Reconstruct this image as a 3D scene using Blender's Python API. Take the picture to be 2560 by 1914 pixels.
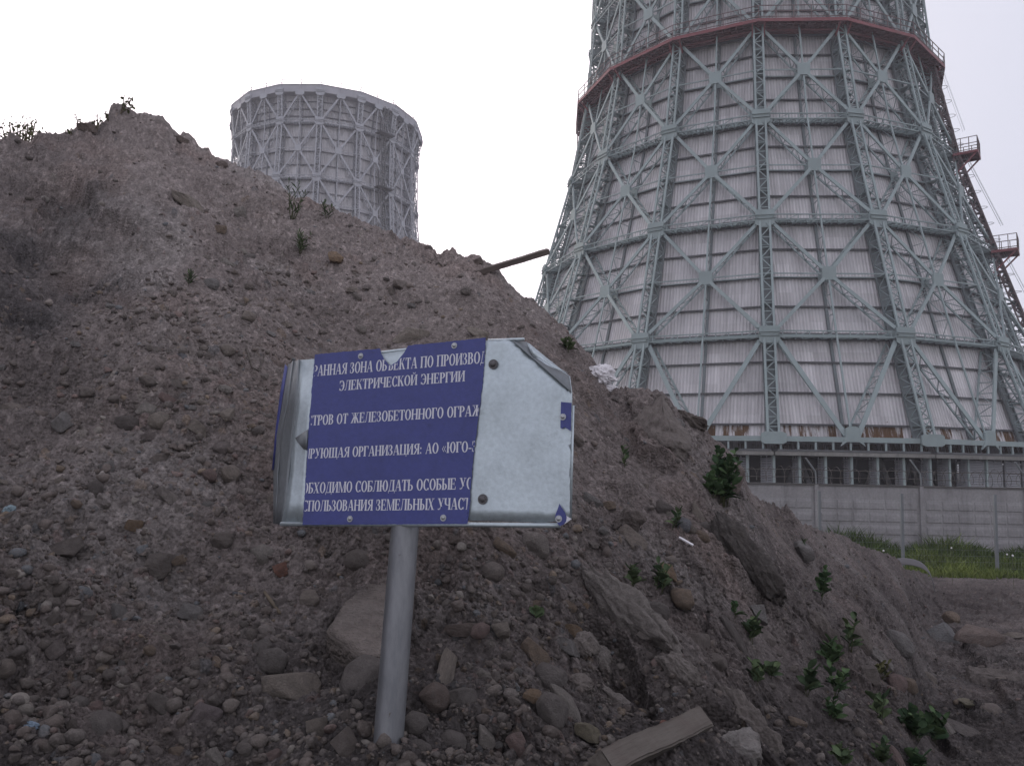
import bpy, bmesh, math, random
import numpy as np
from mathutils import Vector, Matrix, Euler

for o in list(bpy.data.objects):
    bpy.data.objects.remove(o)
SC = bpy.context.scene
COL = SC.collection
PI = math.pi
R_ = math.radians

# ------------------------------------------------------------------ camera
CAMZ = 3.4
F_PX, PITCH, ROLL = 1909.85, R_(5.9534), R_(1.13987)
_c, _s = math.cos(PITCH), math.sin(PITCH)
_r0, _u0, _f0 = Vector((1, 0, 0)), Vector((0, -_s, _c)), Vector((0, _c, _s))
C_R = math.cos(ROLL) * _r0 + math.sin(ROLL) * _u0
C_U = -math.sin(ROLL) * _r0 + math.cos(ROLL) * _u0
C_F = _f0
CAMP = Vector((0, 0, CAMZ))
cam_d = bpy.data.cameras.new('camera')
cam_d.sensor_width = 36.0
cam_d.lens = 36.0 * F_PX / 2560.0
cam_d.clip_start, cam_d.clip_end = 0.05, 6000
cam = bpy.data.objects.new('camera', cam_d)
COL.objects.link(cam)
m = Matrix((C_R, C_U, -C_F)).transposed().to_4x4()
m.translation = CAMP
cam.matrix_world = m
SC.camera = cam

# ------------------------------------------------------------------ sky, sun, exposure
SUN_AZ, SUN_EL = R_(-62), R_(14)
w = bpy.data.worlds.new('World')
SC.world = w
w.use_nodes = True
nt = w.node_tree
nt.nodes.clear()
N = nt.nodes.new
out = N('ShaderNodeOutputWorld')
bg = N('ShaderNodeBackground'); bg.inputs[1].default_value = 0.10
sky = N('ShaderNodeTexSky'); sky.sky_type = 'NISHITA'; sky.sun_disc = False
sky.sun_elevation, sky.sun_rotation = SUN_EL, SUN_AZ
sky.dust_density = 3.0
tc = N('ShaderNodeTexCoord')
dot = N('ShaderNodeVectorMath'); dot.operation = 'DOT_PRODUCT'
bd = Vector((math.sin(R_(-24)) * math.cos(R_(24)), math.cos(R_(-24)) * math.cos(R_(24)), math.sin(R_(24))))
dot.inputs[1].default_value = bd
nt.links.new(tc.outputs['Generated'], dot.inputs[0])
ramp = N('ShaderNodeValToRGB')
mr = N('ShaderNodeMapRange')
mr.inputs[1].default_value, mr.inputs[2].default_value = -1, 1
nt.links.new(dot.outputs['Value'], mr.inputs[0])
nz = N('ShaderNodeTexNoise'); nz.inputs['Scale'].default_value = 2.2; nz.inputs['Detail'].default_value = 4
nt.links.new(tc.outputs['Generated'], nz.inputs['Vector'])
nm = N('ShaderNodeMath'); nm.operation = 'MULTIPLY_ADD'; nm.inputs[1].default_value = 0.05; 
nt.links.new(nz.outputs['Fac'], nm.inputs[0])
nt.links.new(mr.outputs[0], nm.inputs[2])
nt.links.new(nm.outputs[0], ramp.inputs[0])
cr = ramp.color_ramp
cr.elements[0].position = 0.0; cr.elements[0].color = (0.98, 0.97, 1.05, 1)
cr.elements[1].position = 1.0; cr.elements[1].color = (2.2, 2.0, 2.05, 1)
for p_, c_ in ((0.40, (0.92, 0.92, 1.02, 1)), (0.65, (0.80, 0.80, 0.92, 1)), (0.82, (0.77, 0.775, 0.89, 1)), (0.885, (0.86, 0.85, 0.95, 1)), (0.93, (1.0, 0.96, 1.04, 1))):
    e = cr.elements.new(p_); e.color = c_
mix = N('ShaderNodeMix'); mix.data_type = 'RGBA'; mix.inputs['Factor'].default_value = 0.9
nt.links.new(sky.outputs[0], mix.inputs['A'])
mul = N('ShaderNodeVectorMath'); mul.operation = 'SCALE'; mul.inputs['Scale'].default_value = 11.0
nt.links.new(ramp.outputs[0], mul.inputs[0])
nt.links.new(mul.outputs[0], mix.inputs['B'])
nt.links.new(mix.outputs['Result'], bg.inputs[0])
nt.links.new(bg.outputs[0], out.inputs[0])
sd = bpy.data.lights.new('sun', 'SUN')
sd.energy, sd.angle, sd.color = 0.7, R_(18), (1.0, 0.93, 0.84)
sun = bpy.data.objects.new('sun', sd)
COL.objects.link(sun)
sv = Vector((math.sin(SUN_AZ) * math.cos(SUN_EL), math.cos(SUN_AZ) * math.cos(SUN_EL), math.sin(SUN_EL)))
sun.rotation_euler = sv.to_track_quat('Z', 'Y').to_euler()
SC.view_settings.view_transform = 'Standard'
SC.view_settings.look = 'None'
SC.view_settings.exposure = 0.0
SC.view_settings.gamma = 1.0
try:
    SC.cycles.volume_bounces = 1
    SC.cycles.max_bounces = 6
    SC.cycles.diffuse_bounces = 3
except Exception:
    pass

# ------------------------------------------------------------------ helpers
def ray(u, v):
    d = C_R * ((u - 1280) / F_PX) + C_U * ((957 - v) / F_PX) + C_F
    return d.normalized()
def at(u, v, r):
    """point on the line of sight of photo pixel (u, v) at horizontal distance r"""
    d = ray(u, v)
    return CAMP + d * (r / math.hypot(d.x, d.y))
def azte(u, v):
    d = ray(u, v)
    return math.atan2(d.x, d.y), d.z / math.hypot(d.x, d.y)
def proj_np(P):
    x, y, z = P[..., 0], P[..., 1], P[..., 2] - CAMZ
    X = x * C_R.x + y * C_R.y + z * C_R.z
    U = x * C_U.x + y * C_U.y + z * C_U.z
    Fd = x * C_F.x + y * C_F.y + z * C_F.z
    Fd = np.maximum(Fd, 1e-3)
    return 1280 + F_PX * X / Fd, 957 - F_PX * U / Fd

def tag(o, label=None, cat=None, group=None, kind=None):
    if label: o['label'] = label
    if cat: o['category'] = cat
    if group: o['group'] = group
    if kind: o['kind'] = kind
    return o
def empty(name, loc):
    o = bpy.data.objects.new(name, None)
    o.location = loc
    o.empty_display_size = 0.3
    COL.objects.link(o)
    return o
def mesh_np(name, V, Fq, mat, parent=None, smooth=False, col=None, uv=None):
    """V (n,3); Fq (m,k) or list of arrays of faces with equal or unequal length"""
    me = bpy.data.meshes.new(name)
    V = np.asarray(V, dtype=np.float32)
    if isinstance(Fq, np.ndarray):
        Fq = [Fq]
    idx = np.concatenate([f.ravel() for f in Fq]).astype(np.int32)
    tot = np.concatenate([np.full(len(f), f.shape[1]) for f in Fq]).astype(np.int32)
    st = np.concatenate([[0], np.cumsum(tot)[:-1]]).astype(np.int32)
    me.vertices.add(len(V)); me.vertices.foreach_set('co', V.ravel())
    me.loops.add(len(idx)); me.loops.foreach_set('vertex_index', idx)
    me.polygons.add(len(tot)); me.polygons.foreach_set('loop_start', st)
    me.polygons.foreach_set('use_smooth', np.full(len(tot), smooth, dtype=bool))
    if uv is not None:
        l = me.uv_layers.new(name='UVMap')
        l.data.foreach_set('uv', np.asarray(uv, dtype=np.float32)[idx].ravel())
    me.update(calc_edges=True)
    me.validate()
    if col is not None:
        a = me.attributes.new('Col', 'FLOAT_COLOR', 'POINT')
        c4 = np.ones((len(V), 4), dtype=np.float32); c4[:, :3] = col
        a.data.foreach_set('color', c4.ravel())
    if mat: me.materials.append(mat)
    o = bpy.data.objects.new(name, me)
    COL.objects.link(o)
    if parent: o.parent = parent
    return o

class MB:
    """collects bars, boxes and plates into one mesh"""
    k = 1.0          # scale of every bar's cross-section
    BOX = np.array([[0, 1, 3, 2], [4, 6, 7, 5], [0, 4, 5, 1], [2, 3, 7, 6], [0, 2, 6, 4], [1, 5, 7, 3]])
    def __init__(s): s.v = []; s.q = []; s.t = []; s.n = 0
    def add(s, V, Q):
        s.v.append(np.asarray(V, float)); s.q.append(np.asarray(Q) + s.n); s.n += len(V)
    def bar(s, p, q, wd, dp=None, outv=(0, 0, 1)):
        p, q = np.asarray(p, float), np.asarray(q, float)
        dp = wd if dp is None else dp
        wd, dp = wd * MB.k, dp * MB.k
        ax = q - p; L = np.linalg.norm(ax)
        if L < 1e-6: return
        ax /= L
        o = np.asarray(outv, float); o = o - ax * (o @ ax)
        n = np.linalg.norm(o)
        if n < 1e-4:
            o = np.array([1.0, 0.3, 0]); o -= ax * (o @ ax); n = np.linalg.norm(o)
        o /= n
        sd_ = np.cross(ax, o)
        V = [b + sd_ * (wd / 2 * i) + o * (dp / 2 * j) for b in (p, q) for i in (-1, 1) for j in (-1, 1)]
        s.add(V, s.BOX)
    def plate(s, c, a, b, outl, th):
        """extruded polygon: centre c, in-plane axes a, b, outline in metres, thickness along a x b"""
        c, a, b = (np.asarray(x, float) for x in (c, a, b))
        nn = np.cross(a, b); nn /= np.linalg.norm(nn)
        n = len(outl)
        top = [c + a * x + b * y + nn * th / 2 for x, y in outl]
        bot = [c + a * x + b * y - nn * th / 2 for x, y in outl]
        base = s.n
        s.v.append(np.array(top + bot)); s.n += 2 * n
        s.t.append([base + i for i in range(n)]); s.t.append([base + n + i for i in reversed(range(n))])
        s.q.append(np.array([[base + i, base + n + i, base + n + (i + 1) % n, base + (i + 1) % n] for i in range(n)]))
    def tube(s, pts, r, n=6):
        pts = [np.asarray(p, float) for p in pts]
        rr = r if hasattr(r, '__len__') else [r] * len(pts)
        V = []
        for i, p in enumerate(pts):
            d = pts[min(i + 1, len(pts) - 1)] - pts[max(i - 1, 0)]
            d /= np.linalg.norm(d) + 1e-9
            o = np.cross(d, [0.31, 0.17, 0.93]); o /= np.linalg.norm(o) + 1e-9
            b = np.cross(d, o)
            V += [p + (o * math.cos(t) + b * math.sin(t)) * rr[i] for t in np.arange(n) * 2 * PI / n]
        Q = [[i * n + j, i * n + (j + 1) % n, (i + 1) * n + (j + 1) % n, (i + 1) * n + j] for i in range(len(pts) - 1) for j in range(n)]
        base = s.n
        s.add(V, Q)
        s.t.append([base + j for j in reversed(range(n))]); s.t.append([base + (len(pts) - 1) * n + j for j in range(n)])
    def build(s, name, mat, parent=None, smooth=False):
        Fs = [np.concatenate(s.q)] if s.q else []
        by = {}
        for t in s.t: by.setdefault(len(t), []).append(t)
        Fs += [np.array(x) for x in by.values()]
        return mesh_np(name, np.concatenate(s.v), Fs, mat, parent, smooth)

# ---- noise on arrays
def _h(ix, iy, seed):
    h = (ix.astype(np.int64) * 374761393 + iy.astype(np.int64) * 668265263 + seed * 1442695041) & 0xFFFFFFFF
    h = ((h ^ (h >> 13)) * 1274126177) & 0xFFFFFFFF
    h = ((h ^ (h >> 16)) * 2246822519) & 0xFFFFFFFF
    return (h ^ (h >> 15)) / 4294967295.0
def vnoise(x, y, seed):
    xi, yi = np.floor(x), np.floor(y)
    fx, fy = x - xi, y - yi
    g = 0
    ux = fx * fx * fx * (fx * (fx * 6 - 15) + 10); uy = fy * fy * fy * (fy * (fy * 6 - 15) + 10)
    def gr(ox, oy):
        t = _h(xi + ox, yi + oy, seed) * 2 * PI
        return np.cos(t) * (fx - ox) + np.sin(t) * (fy - oy)
    return ((gr(0, 0) * (1 - ux) + gr(1, 0) * ux) * (1 - uy) + (gr(0, 1) * (1 - ux) + gr(1, 1) * ux) * uy) * 1.5
def fbm(x, y, seed, octs=4, gain=0.5):
    a, t = 1.0, 0
    for i in range(octs):
        t = t + a * vnoise(x, y, seed + i * 17); a *= gain; x = x * 2.03 + 3.1; y = y * 2.03 - 1.7
    return t
def blocks(x, y, seed):
    """broken, tilted clods: each cell of an irregular net is its own small plane"""
    x = x + .35 * vnoise(x * 1.7, y * 1.7, seed + 30); y = y + .35 * vnoise(x * 1.7 + 9, y * 1.7, seed + 31)
    xi, yi = np.floor(x), np.floor(y)
    bd = np.full(x.shape, 9.0); b2 = np.full(x.shape, 9.0); val = np.zeros(x.shape); idv = np.zeros(x.shape)
    for ox in (-1, 0, 1):
        for oy in (-1, 0, 1):
            cx, cy = xi + ox, yi + oy
            dx, dy = x - (cx + _h(cx, cy, seed)), y - (cy + _h(cx, cy, seed + 1))
            d = dx * dx + dy * dy
            v = (_h(cx, cy, seed + 2) - .5) + dx * (_h(cx, cy, seed + 3) - .5) * 1.8 + dy * (_h(cx, cy, seed + 4) - .5) * 1.8
            up = d < bd
            b2 = np.where(up, bd, np.minimum(b2, d)); bd = np.where(up, d, bd); val = np.where(up, v, val); idv = np.where(up, _h(cx, cy, seed + 5), idv)
    gap = np.clip((np.sqrt(b2) - np.sqrt(bd)) / .16, 0, 1)
    return val * gap - .45 * (1 - gap), idv
def lumps(x, y, seed, rmin, rmax, keep):
    """half-buried rounded stones: height (cell units) and id 0..1 per point, 0 where none"""
    xi, yi = np.floor(x), np.floor(y)
    best = np.zeros_like(x); idv = np.zeros_like(x)
    for ox in (-1, 0, 1):
        for oy in (-1, 0, 1):
            cx, cy = xi + ox, yi + oy
            a = _h(cx, cy, seed); b = _h(cx, cy, seed + 1); c = _h(cx, cy, seed + 2); d = _h(cx, cy, seed + 3)
            th = d * 6.283; el = 0.65 + 0.35 * _h(cx, cy, seed + 5)
            dx, dy = x - (cx + a), y - (cy + b)
            ddx = dx * np.cos(th) + dy * np.sin(th); ddy = (-dx * np.sin(th) + dy * np.cos(th)) / el
            rr = rmin + (rmax - rmin) * c * c
            q = 1 - (ddx * ddx + ddy * ddy) / (rr * rr)
            hgt = np.where((q > 0) & (_h(cx, cy, seed + 4) < keep), np.sqrt(np.maximum(q, 0)) * rr * 0.75, 0)
            up = hgt > best
            best = np.where(up, hgt, best); idv = np.where(up, _h(cx, cy, seed + 6) * 0.98 + 0.01, idv)
    return best, idv

# ------------------------------------------------------------------ materials
def lin(r, g, b):
    f = lambda c: (c / 12.92 if c <= 0.04045 else ((c + 0.055) / 1.055) ** 2.4)
    return tuple(f(c / 255.0) for c in (r, g, b))
class Mat:
    def __init__(s, name):
        s.m = bpy.data.materials.new(name); s.m.use_nodes = True
        s.t = s.m.node_tree; s.b = s.t.nodes['Principled BSDF']
    def n(s, ty, **kw):
        nd = s.t.nodes.new(ty)
        for k, v in kw.items():
            if k.startswith('i_'):
                key = k[2:]
                nd.inputs[int(key) if key.isdigit() else key].default_value = v
            else: setattr(nd, k, v)
        return nd
    def l(s, a, b): s.t.links.new(a, b)
    def coord(s, kind='Object', scale=(1, 1, 1)):
        c = s.n('ShaderNodeTexCoord'); mp = s.n('ShaderNodeMapping'); mp.inputs['Scale'].default_value = scale
        s.l(c.outputs[kind], mp.inputs[0]); return mp.outputs[0]
    def noise(s, vec, scale, detail=4, rough=0.55):
        nd = s.n('ShaderNodeTexNoise'); nd.inputs['Scale'].default_value = scale
        nd.inputs['Detail'].default_value = detail; nd.inputs['Roughness'].default_value = rough
        s.l(vec, nd.inputs['Vector']); return nd.outputs['Fac']
    def ramp(s, fac, stops):
        nd = s.n('ShaderNodeValToRGB'); e = nd.color_ramp.elements
        for i, (p, c) in enumerate(stops):
            x = e[i] if i < 2 else e.new(p)
            x.position = p; x.color = (*c, 1) if hasattr(c, '__len__') else (c, c, c, 1)
        s.l(fac, nd.inputs[0]); return nd.outputs[0]
    def mix(s, fac, a, b, mode='MIX'):
        nd = s.n('ShaderNodeMix'); nd.data_type = 'RGBA'; nd.blend_type = mode
        for k, v in (('Factor', fac), ('A', a), ('B', b)):
            if isinstance(v, (int, float)): nd.inputs[k].default_value = v
            elif isinstance(v, tuple): nd.inputs[k].default_value = (*v, 1)
            else: s.l(v, nd.inputs[k])
        return nd.outputs['Result']
    def math(s, op, a, b=0.0, c=0.0):
        nd = s.n('ShaderNodeMath'); nd.operation = op
        for i, v in enumerate((a, b, c)):
            if isinstance(v, (int, float)): nd.inputs[i].default_value = v
            else: s.l(v, nd.inputs[i])
        return nd.outputs[0]
    def bump(s, hgt, strength=0.5, dist=0.02):
        nd = s.n('ShaderNodeBump'); nd.inputs['Strength'].default_value = strength; nd.inputs['Distance'].default_value = dist
        s.l(hgt, nd.inputs['Height']); s.l(nd.outputs[0], s.b.inputs['Normal'])
    def fin(s, col, rough=0.9, spec=0.2, metal=0.0):
        if isinstance(col, tuple): s.b.inputs['Base Color'].default_value = (*col, 1)
        else: s.l(col, s.b.inputs['Base Color'])
        s.b.inputs['Roughness'].default_value = rough
        s.b.inputs['Specular IOR Level'].default_value = spec
        s.b.inputs['Metallic'].default_value = metal
        return s.m

def painted(name, c, dirt, scale=1.2, amt=0.5, rough=0.6, metal=0.0, streak=0.35):
    a = Mat(name); v = a.coord('Object', (1, 1, streak))
    n1 = a.noise(v, scale, 5, 0.65); f = a.ramp(n1, ((0.4, 0.0), (0.75, 1.0)))
    f = a.math('MULTIPLY', f, amt)
    cc = a.mix(f, c, dirt)
    n2 = a.noise(a.coord('Object'), scale * 9, 3)
    cc = a.mix(a.math('MULTIPLY', a.ramp(n2, ((0.55, 0.0), (0.72, 1.0))), amt * 0.5), cc, dirt)
    return a.fin(cc, rough, 0.3, metal)

M = {}
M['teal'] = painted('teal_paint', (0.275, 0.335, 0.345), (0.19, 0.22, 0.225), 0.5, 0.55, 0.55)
M['teal_in'] = painted('shaded_teal_paint', (0.15, 0.175, 0.185), (0.09, 0.095, 0.10), 0.5, 0.7, 0.7)  # same paint as teal, with the shade inside the frame put into the colour
M['girt'] = painted('bare_girt_steel', (0.10, 0.104, 0.112), (0.055, 0.05, 0.05), 0.6, 0.6, 0.7)
M['grey_paint'] = painted('pale_grey_paint', (0.36, 0.37, 0.41), (0.26, 0.26, 0.29), 0.4, 0.5, 0.6)  # far tower frame; haze before it is partly put into the pale grey
M['grey_in'] = painted('shaded_grey_paint', (0.20, 0.21, 0.235), (0.10, 0.10, 0.11), 0.4, 0.6, 0.7)  # far tower's frame paint, darkened for the shade inside the frame
M['rim'] = painted('rim_concrete_paint', (0.36, 0.355, 0.395), (0.2, 0.2, 0.22), 0.4, 0.5, 0.7)
M['ladder'] = painted('brownish_ladder_paint', (0.135, 0.095, 0.10), (0.09, 0.085, 0.09), 0.9, 0.6, 0.6)
M['red'] = painted('red_lead_paint', (0.225, 0.068, 0.078), (0.12, 0.065, 0.068), 0.9, 0.6, 0.6)
M['rail'] = painted('rusty_rail_paint', (0.16, 0.115, 0.12), (0.09, 0.05, 0.045), 0.9, 0.6, 0.6)
M['galv'] = painted('galvanised_steel', (0.42, 0.45, 0.48), (0.28, 0.30, 0.32), 2.5, 0.5, 0.5, 0.3)
M['grey_girt'] = painted('grey_girt_steel', (0.155, 0.16, 0.18), (0.09, 0.09, 0.10), 0.6, 0.6, 0.7)
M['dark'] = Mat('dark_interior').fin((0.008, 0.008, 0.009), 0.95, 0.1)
M['fence'] = painted('dull_fence_steel', (0.17, 0.185, 0.20), (0.12, 0.125, 0.13), 2.5, 0.5, 0.6)
M['wire'] = Mat('rusty_wire').fin((0.10, 0.09, 0.085), 0.7, 0.3)

def cladding(name, base, rust, z0, z1, hz=True):
    a = Mat(name)
    uvn = a.n('ShaderNodeUVMap'); sp = a.n('ShaderNodeSeparateXYZ'); a.l(uvn.outputs[0], sp.inputs[0])
    u, v = sp.outputs[0], sp.outputs[1]
    # sheets: about 1.05 m wide and 2.4 m tall, each with its own tone
    su = a.math('FLOOR', a.math('DIVIDE', u, 1.05)); sv_ = a.math('FLOOR', a.math('DIVIDE', v, 2.42))
    cb = a.n('ShaderNodeCombineXYZ'); a.l(su, cb.inputs[0]); a.l(sv_, cb.inputs[1])
    wn = a.n('ShaderNodeTexWhiteNoise'); wn.noise_dimensions = '2D'; a.l(cb.outputs[0], wn.inputs['Vector'])
    tone = a.math('MULTIPLY_ADD', wn.outputs['Value'], 0.20, 0.90)
    c2 = a.n('ShaderNodeCombineXYZ'); a.l(a.math('MULTIPLY', u, 1.6), c2.inputs[0]); a.l(a.math('MULTIPLY', v, 0.09), c2.inputs[1])
    st = a.noise(c2.outputs[0], 1.0, 5, 0.7)
    c3 = a.n('ShaderNodeCombineXYZ'); a.l(u, c3.inputs[0]); a.l(v, c3.inputs[1])
    cl = a.noise(c3.outputs[0], 0.35, 4, 0.6)
    col = a.mix(a.ramp(st, ((0.44, 0.0), (0.72, 0.75))), base, tuple(x * 0.52 for x in base))
    col = a.mix(a.ramp(cl, ((0.42, 0.0), (0.72, 0.5))), col, (base[0] * .62, base[1] * .64, base[2] * .66))
    tn = a.n('ShaderNodeCombineXYZ')
    for i in range(3): a.l(tone, tn.inputs[i])
    col = a.mix(1.0, col, tn.outputs[0], 'MULTIPLY')
    wv = a.math('SINE', a.math('MULTIPLY', u, 2 * PI / 0.26))
    # darker in the troughs of the corrugation
    col = a.mix(a.ramp(a.math('MULTIPLY_ADD', wv, 0.5, 0.5), ((0.0, 0.34), (0.6, 0.0))), col, tuple(x * 0.35 for x in base))
    if rust:
        band = a.math('MULTIPLY', a.math('LESS_THAN', v, z1), a.math('GREATER_THAN', v, z0))
        cs = a.n('ShaderNodeCombineXYZ'); a.l(a.math('FLOOR', a.math('DIVIDE', u, 0.52)), cs.inputs[0])
        w2 = a.n('ShaderNodeTexWhiteNoise'); w2.noise_dimensions = '2D'; a.l(cs.outputs[0], w2.inputs['Vector'])
        cr_ = a.n('ShaderNodeCombineXYZ'); a.l(a.math('MULTIPLY', u, 2.6), cr_.inputs[0]); a.l(a.math('MULTIPLY', v, 0.5), cr_.inputs[1])
        rn = a.noise(cr_.outputs[0], 1.0, 5, 0.7)
        rm = a.math('MULTIPLY', a.ramp(a.math('ADD', rn, a.math('MULTIPLY', w2.outputs['Value'], 0.35)), ((0.62, 0.0), (0.74, 1.0))), band)
        col = a.mix(rm, col, (0.115, 0.062, 0.03))
        sp2 = a.math('MULTIPLY', a.ramp(a.noise(c3.outputs[0], 1.7, 4, 0.7), ((0.66, 0.0), (0.7, 1.0))), a.math('MULTIPLY', a.math('LESS_THAN', v, z1 + 0.7), a.math('GREATER_THAN', v, z1 - 0.5)))
        col = a.mix(sp2, col, (0.07, 0.05, 0.035))
    a.bump(wv, 0.8, 0.03)
    return a.fin(col, 0.75, 0.25)

def soil_material():
    a = Mat('heaped_soil')
    at_ = a.n('ShaderNodeAttribute'); at_.attribute_name = 'Col'
    v = a.coord('Object')
    n1 = a.noise(v, 16, 6, 0.7); n2 = a.noise(v, 75, 4, 0.65)
    f = a.ramp(n1, ((0.25, 0.66), (0.78, 1.30)))
    c = a.mix(1.0, at_.outputs['Color'], f, 'MULTIPLY')
    g = a.ramp(n2, ((0.3, 0.72), (0.7, 1.24)))
    c = a.mix(1.0, c, g, 'MULTIPLY')
    vo = a.n('ShaderNodeTexVoronoi'); vo.inputs['Scale'].default_value = 34; a.l(v, vo.inputs['Vector'])
    chip = a.math('MULTIPLY', a.ramp(vo.outputs['Distance'], ((0.12, 1.0), (0.24, 0.0))), a.ramp(vo.outputs['Color'], ((0.60, 0.0), (0.72, 0.55))))
    c = a.mix(chip, c, (0.27, 0.235, 0.215))
    h1 = a.math('MULTIPLY_ADD', n1, 1.0, a.math('MULTIPLY', n2, 0.5))
    vo2 = a.n('ShaderNodeTexVoronoi'); vo2.inputs['Scale'].default_value = 48; a.l(v, vo2.inputs['Vector'])
    h1 = a.math('SUBTRACT', h1, a.math('MULTIPLY', vo2.outputs['Distance'], 0.75))
    a.bump(h1, 1.0, 0.024)
    return a.fin(c, 0.97, 0.12)
M['soil'] = soil_material()

def stone_material(name, use_obj, kk=2.2, bd=.1):
    a = Mat(name)
    if use_obj:
        oi = a.n('ShaderNodeObjectInfo'); base = oi.outputs['Color']
        v0 = a.n('ShaderNodeTexCoord').outputs['Object']
        ad = a.n('ShaderNodeVectorMath'); ad.operation = 'ADD'; a.l(v0, ad.inputs[0])
        cbx = a.n('ShaderNodeCombineXYZ'); a.l(a.math('MULTIPLY', oi.outputs['Random'], 37.0), cbx.inputs[0]); a.l(cbx.outputs[0], ad.inputs[1])
        v = ad.outputs[0]; k = kk
    else:
        at_ = a.n('ShaderNodeAttribute'); at_.attribute_name = 'Col'; base = at_.outputs['Color']
        v = a.coord('Object'); k = 22
    n1 = a.noise(v, k, 6, 0.7); n2 = a.noise(v, k * 6, 4, 0.7)
    c = a.mix(1.0, base, a.ramp(n1, ((0.25, 0.66), (0.75, 1.28))), 'MULTIPLY')
    c = a.mix(1.0, c, a.ramp(n2, ((0.3, 0.78), (0.7, 1.18))), 'MULTIPLY')
    # soil dust sits on the stone in patches
    n3 = a.noise(v, k * 1.4, 5, 0.75)
    c = a.mix(a.ramp(n3, ((0.50, 0.0), (0.72, 0.8))), c, (0.170, 0.150, 0.142))
    a.bump(a.math('ADD', n1, a.math('MULTIPLY', n2, 0.6)), 0.9, bd if use_obj else 0.012)
    return a.fin(c, 0.93, 0.2)
M['stone'] = stone_material('dusty_stone', True)
M['clay'] = stone_material('crumbly_clay', True, 15, .03)
M['gravel'] = stone_material('dusty_gravel', False)

def leaf_material(name, c1, c2):
    a = Mat(name); v = a.coord('Object')
    at_ = a.n('ShaderNodeAttribute'); at_.attribute_name = 'Col'
    c = a.mix(at_.outputs['Fac'], c1, c2)
    c = a.mix(1.0, c, a.ramp(a.noise(v, 40, 3), ((0.3, 0.75), (0.7, 1.2))), 'MULTIPLY')
    a.b.inputs['Transmission Weight'].default_value = 0.0
    return a.fin(c, 0.85, 0.12)
M['leaf'] = leaf_material('weed_leaf', (0.05, 0.078, 0.044), (0.10, 0.132, 0.066))
M['leaf_dark'] = leaf_material('dark_leaf', (0.040, 0.072, 0.038), (0.08, 0.125, 0.056))
M['leaf_dry'] = leaf_material('olive_leaf', (0.05, 0.06, 0.03), (0.11, 0.105, 0.05))
M['grass'] = leaf_material('meadow_grass', (0.05, 0.082, 0.02), (0.15, 0.185, 0.046))
M['stem'] = Mat('plant_stem').fin((0.07, 0.075, 0.04), 0.8, 0.2)
M['twig'] = Mat('dry_twig').fin((0.11, 0.09, 0.07), 0.9, 0.1)
M['white_plastic'] = Mat('white_plastic').fin((0.62, 0.60, 0.63), 0.5, 0.4)

def wood(name, c, d):
    a = Mat(name); v = a.coord('Object', (1.2, 14, 14))
    n1 = a.noise(v, 3, 6, 0.7)
    cc = a.mix(a.ramp(n1, ((0.3, 0.0), (0.7, 1.0))), c, d)
    n2 = a.noise(a.coord('Object'), 9, 4); cc = a.mix(a.ramp(n2, ((0.5, 0.0), (0.75, 0.7))), cc, (0.10, 0.082, 0.075))
    a.bump(n1, 0.8, 0.01); return a.fin(cc, 0.9, 0.15)
M['wood'] = wood('weathered_wood', (0.135, 0.12, 0.108), (0.085, 0.073, 0.066))
M['wood_dark'] = wood('dark_rough_wood', (0.17, 0.142, 0.132), (0.105, 0.088, 0.082))

def concrete(name, c, d, sc=1.0):
    a = Mat(name); v = a.coord('Object')
    n1 = a.noise(v, 0.8 * sc, 6, 0.7); n2 = a.noise(v, 11 * sc, 5, 0.7)
    vs = a.noise(a.coord('Object', (1, 1, 0.15)), 2.2 * sc, 4, 0.7)
    cc = a.mix(a.ramp(n1, ((0.35, 0.0), (0.7, 1.0))), c, d)
    cc = a.mix(a.ramp(vs, ((0.5, 0.0), (0.78, 0.6))), cc, tuple(x * 0.55 for x in d))
    cc = a.mix(1.0, cc, a.ramp(n2, ((0.3, 0.85), (0.7, 1.12))), 'MULTIPLY')
    a.bump(n2, 0.5, 0.01); return a.fin(cc, 0.92, 0.2)
M['wall'] = concrete('weathered_concrete', (0.31, 0.30, 0.31), (0.215, 0.207, 0.213))
M['beam'] = concrete('ring_beam_concrete', (0.24, 0.235, 0.225), (0.15, 0.145, 0.14))
M['coping'] = painted('dirty_coping', (0.10, 0.095, 0.095), (0.07, 0.065, 0.06), 0.8, 0.6, 0.9)
M['louvre'] = painted('louvre_paint', (0.28, 0.285, 0.31), (0.19, 0.19, 0.21), 0.5, 0.5, 0.7)

# ------------------------------------------------------------------ ground
g = mesh_np('ground', [(-3000, -3000, 0), (3000, -3000, 0), (3000, 3000, 0), (-3000, 3000, 0)], np.array([[0, 1, 2, 3]]), concrete('bare_ground', (0.10, 0.095, 0.075), (0.07, 0.075, 0.045), 0.4))
tag(g, 'flat bare ground reaching out to the horizon', 'ground', kind='structure')

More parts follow.
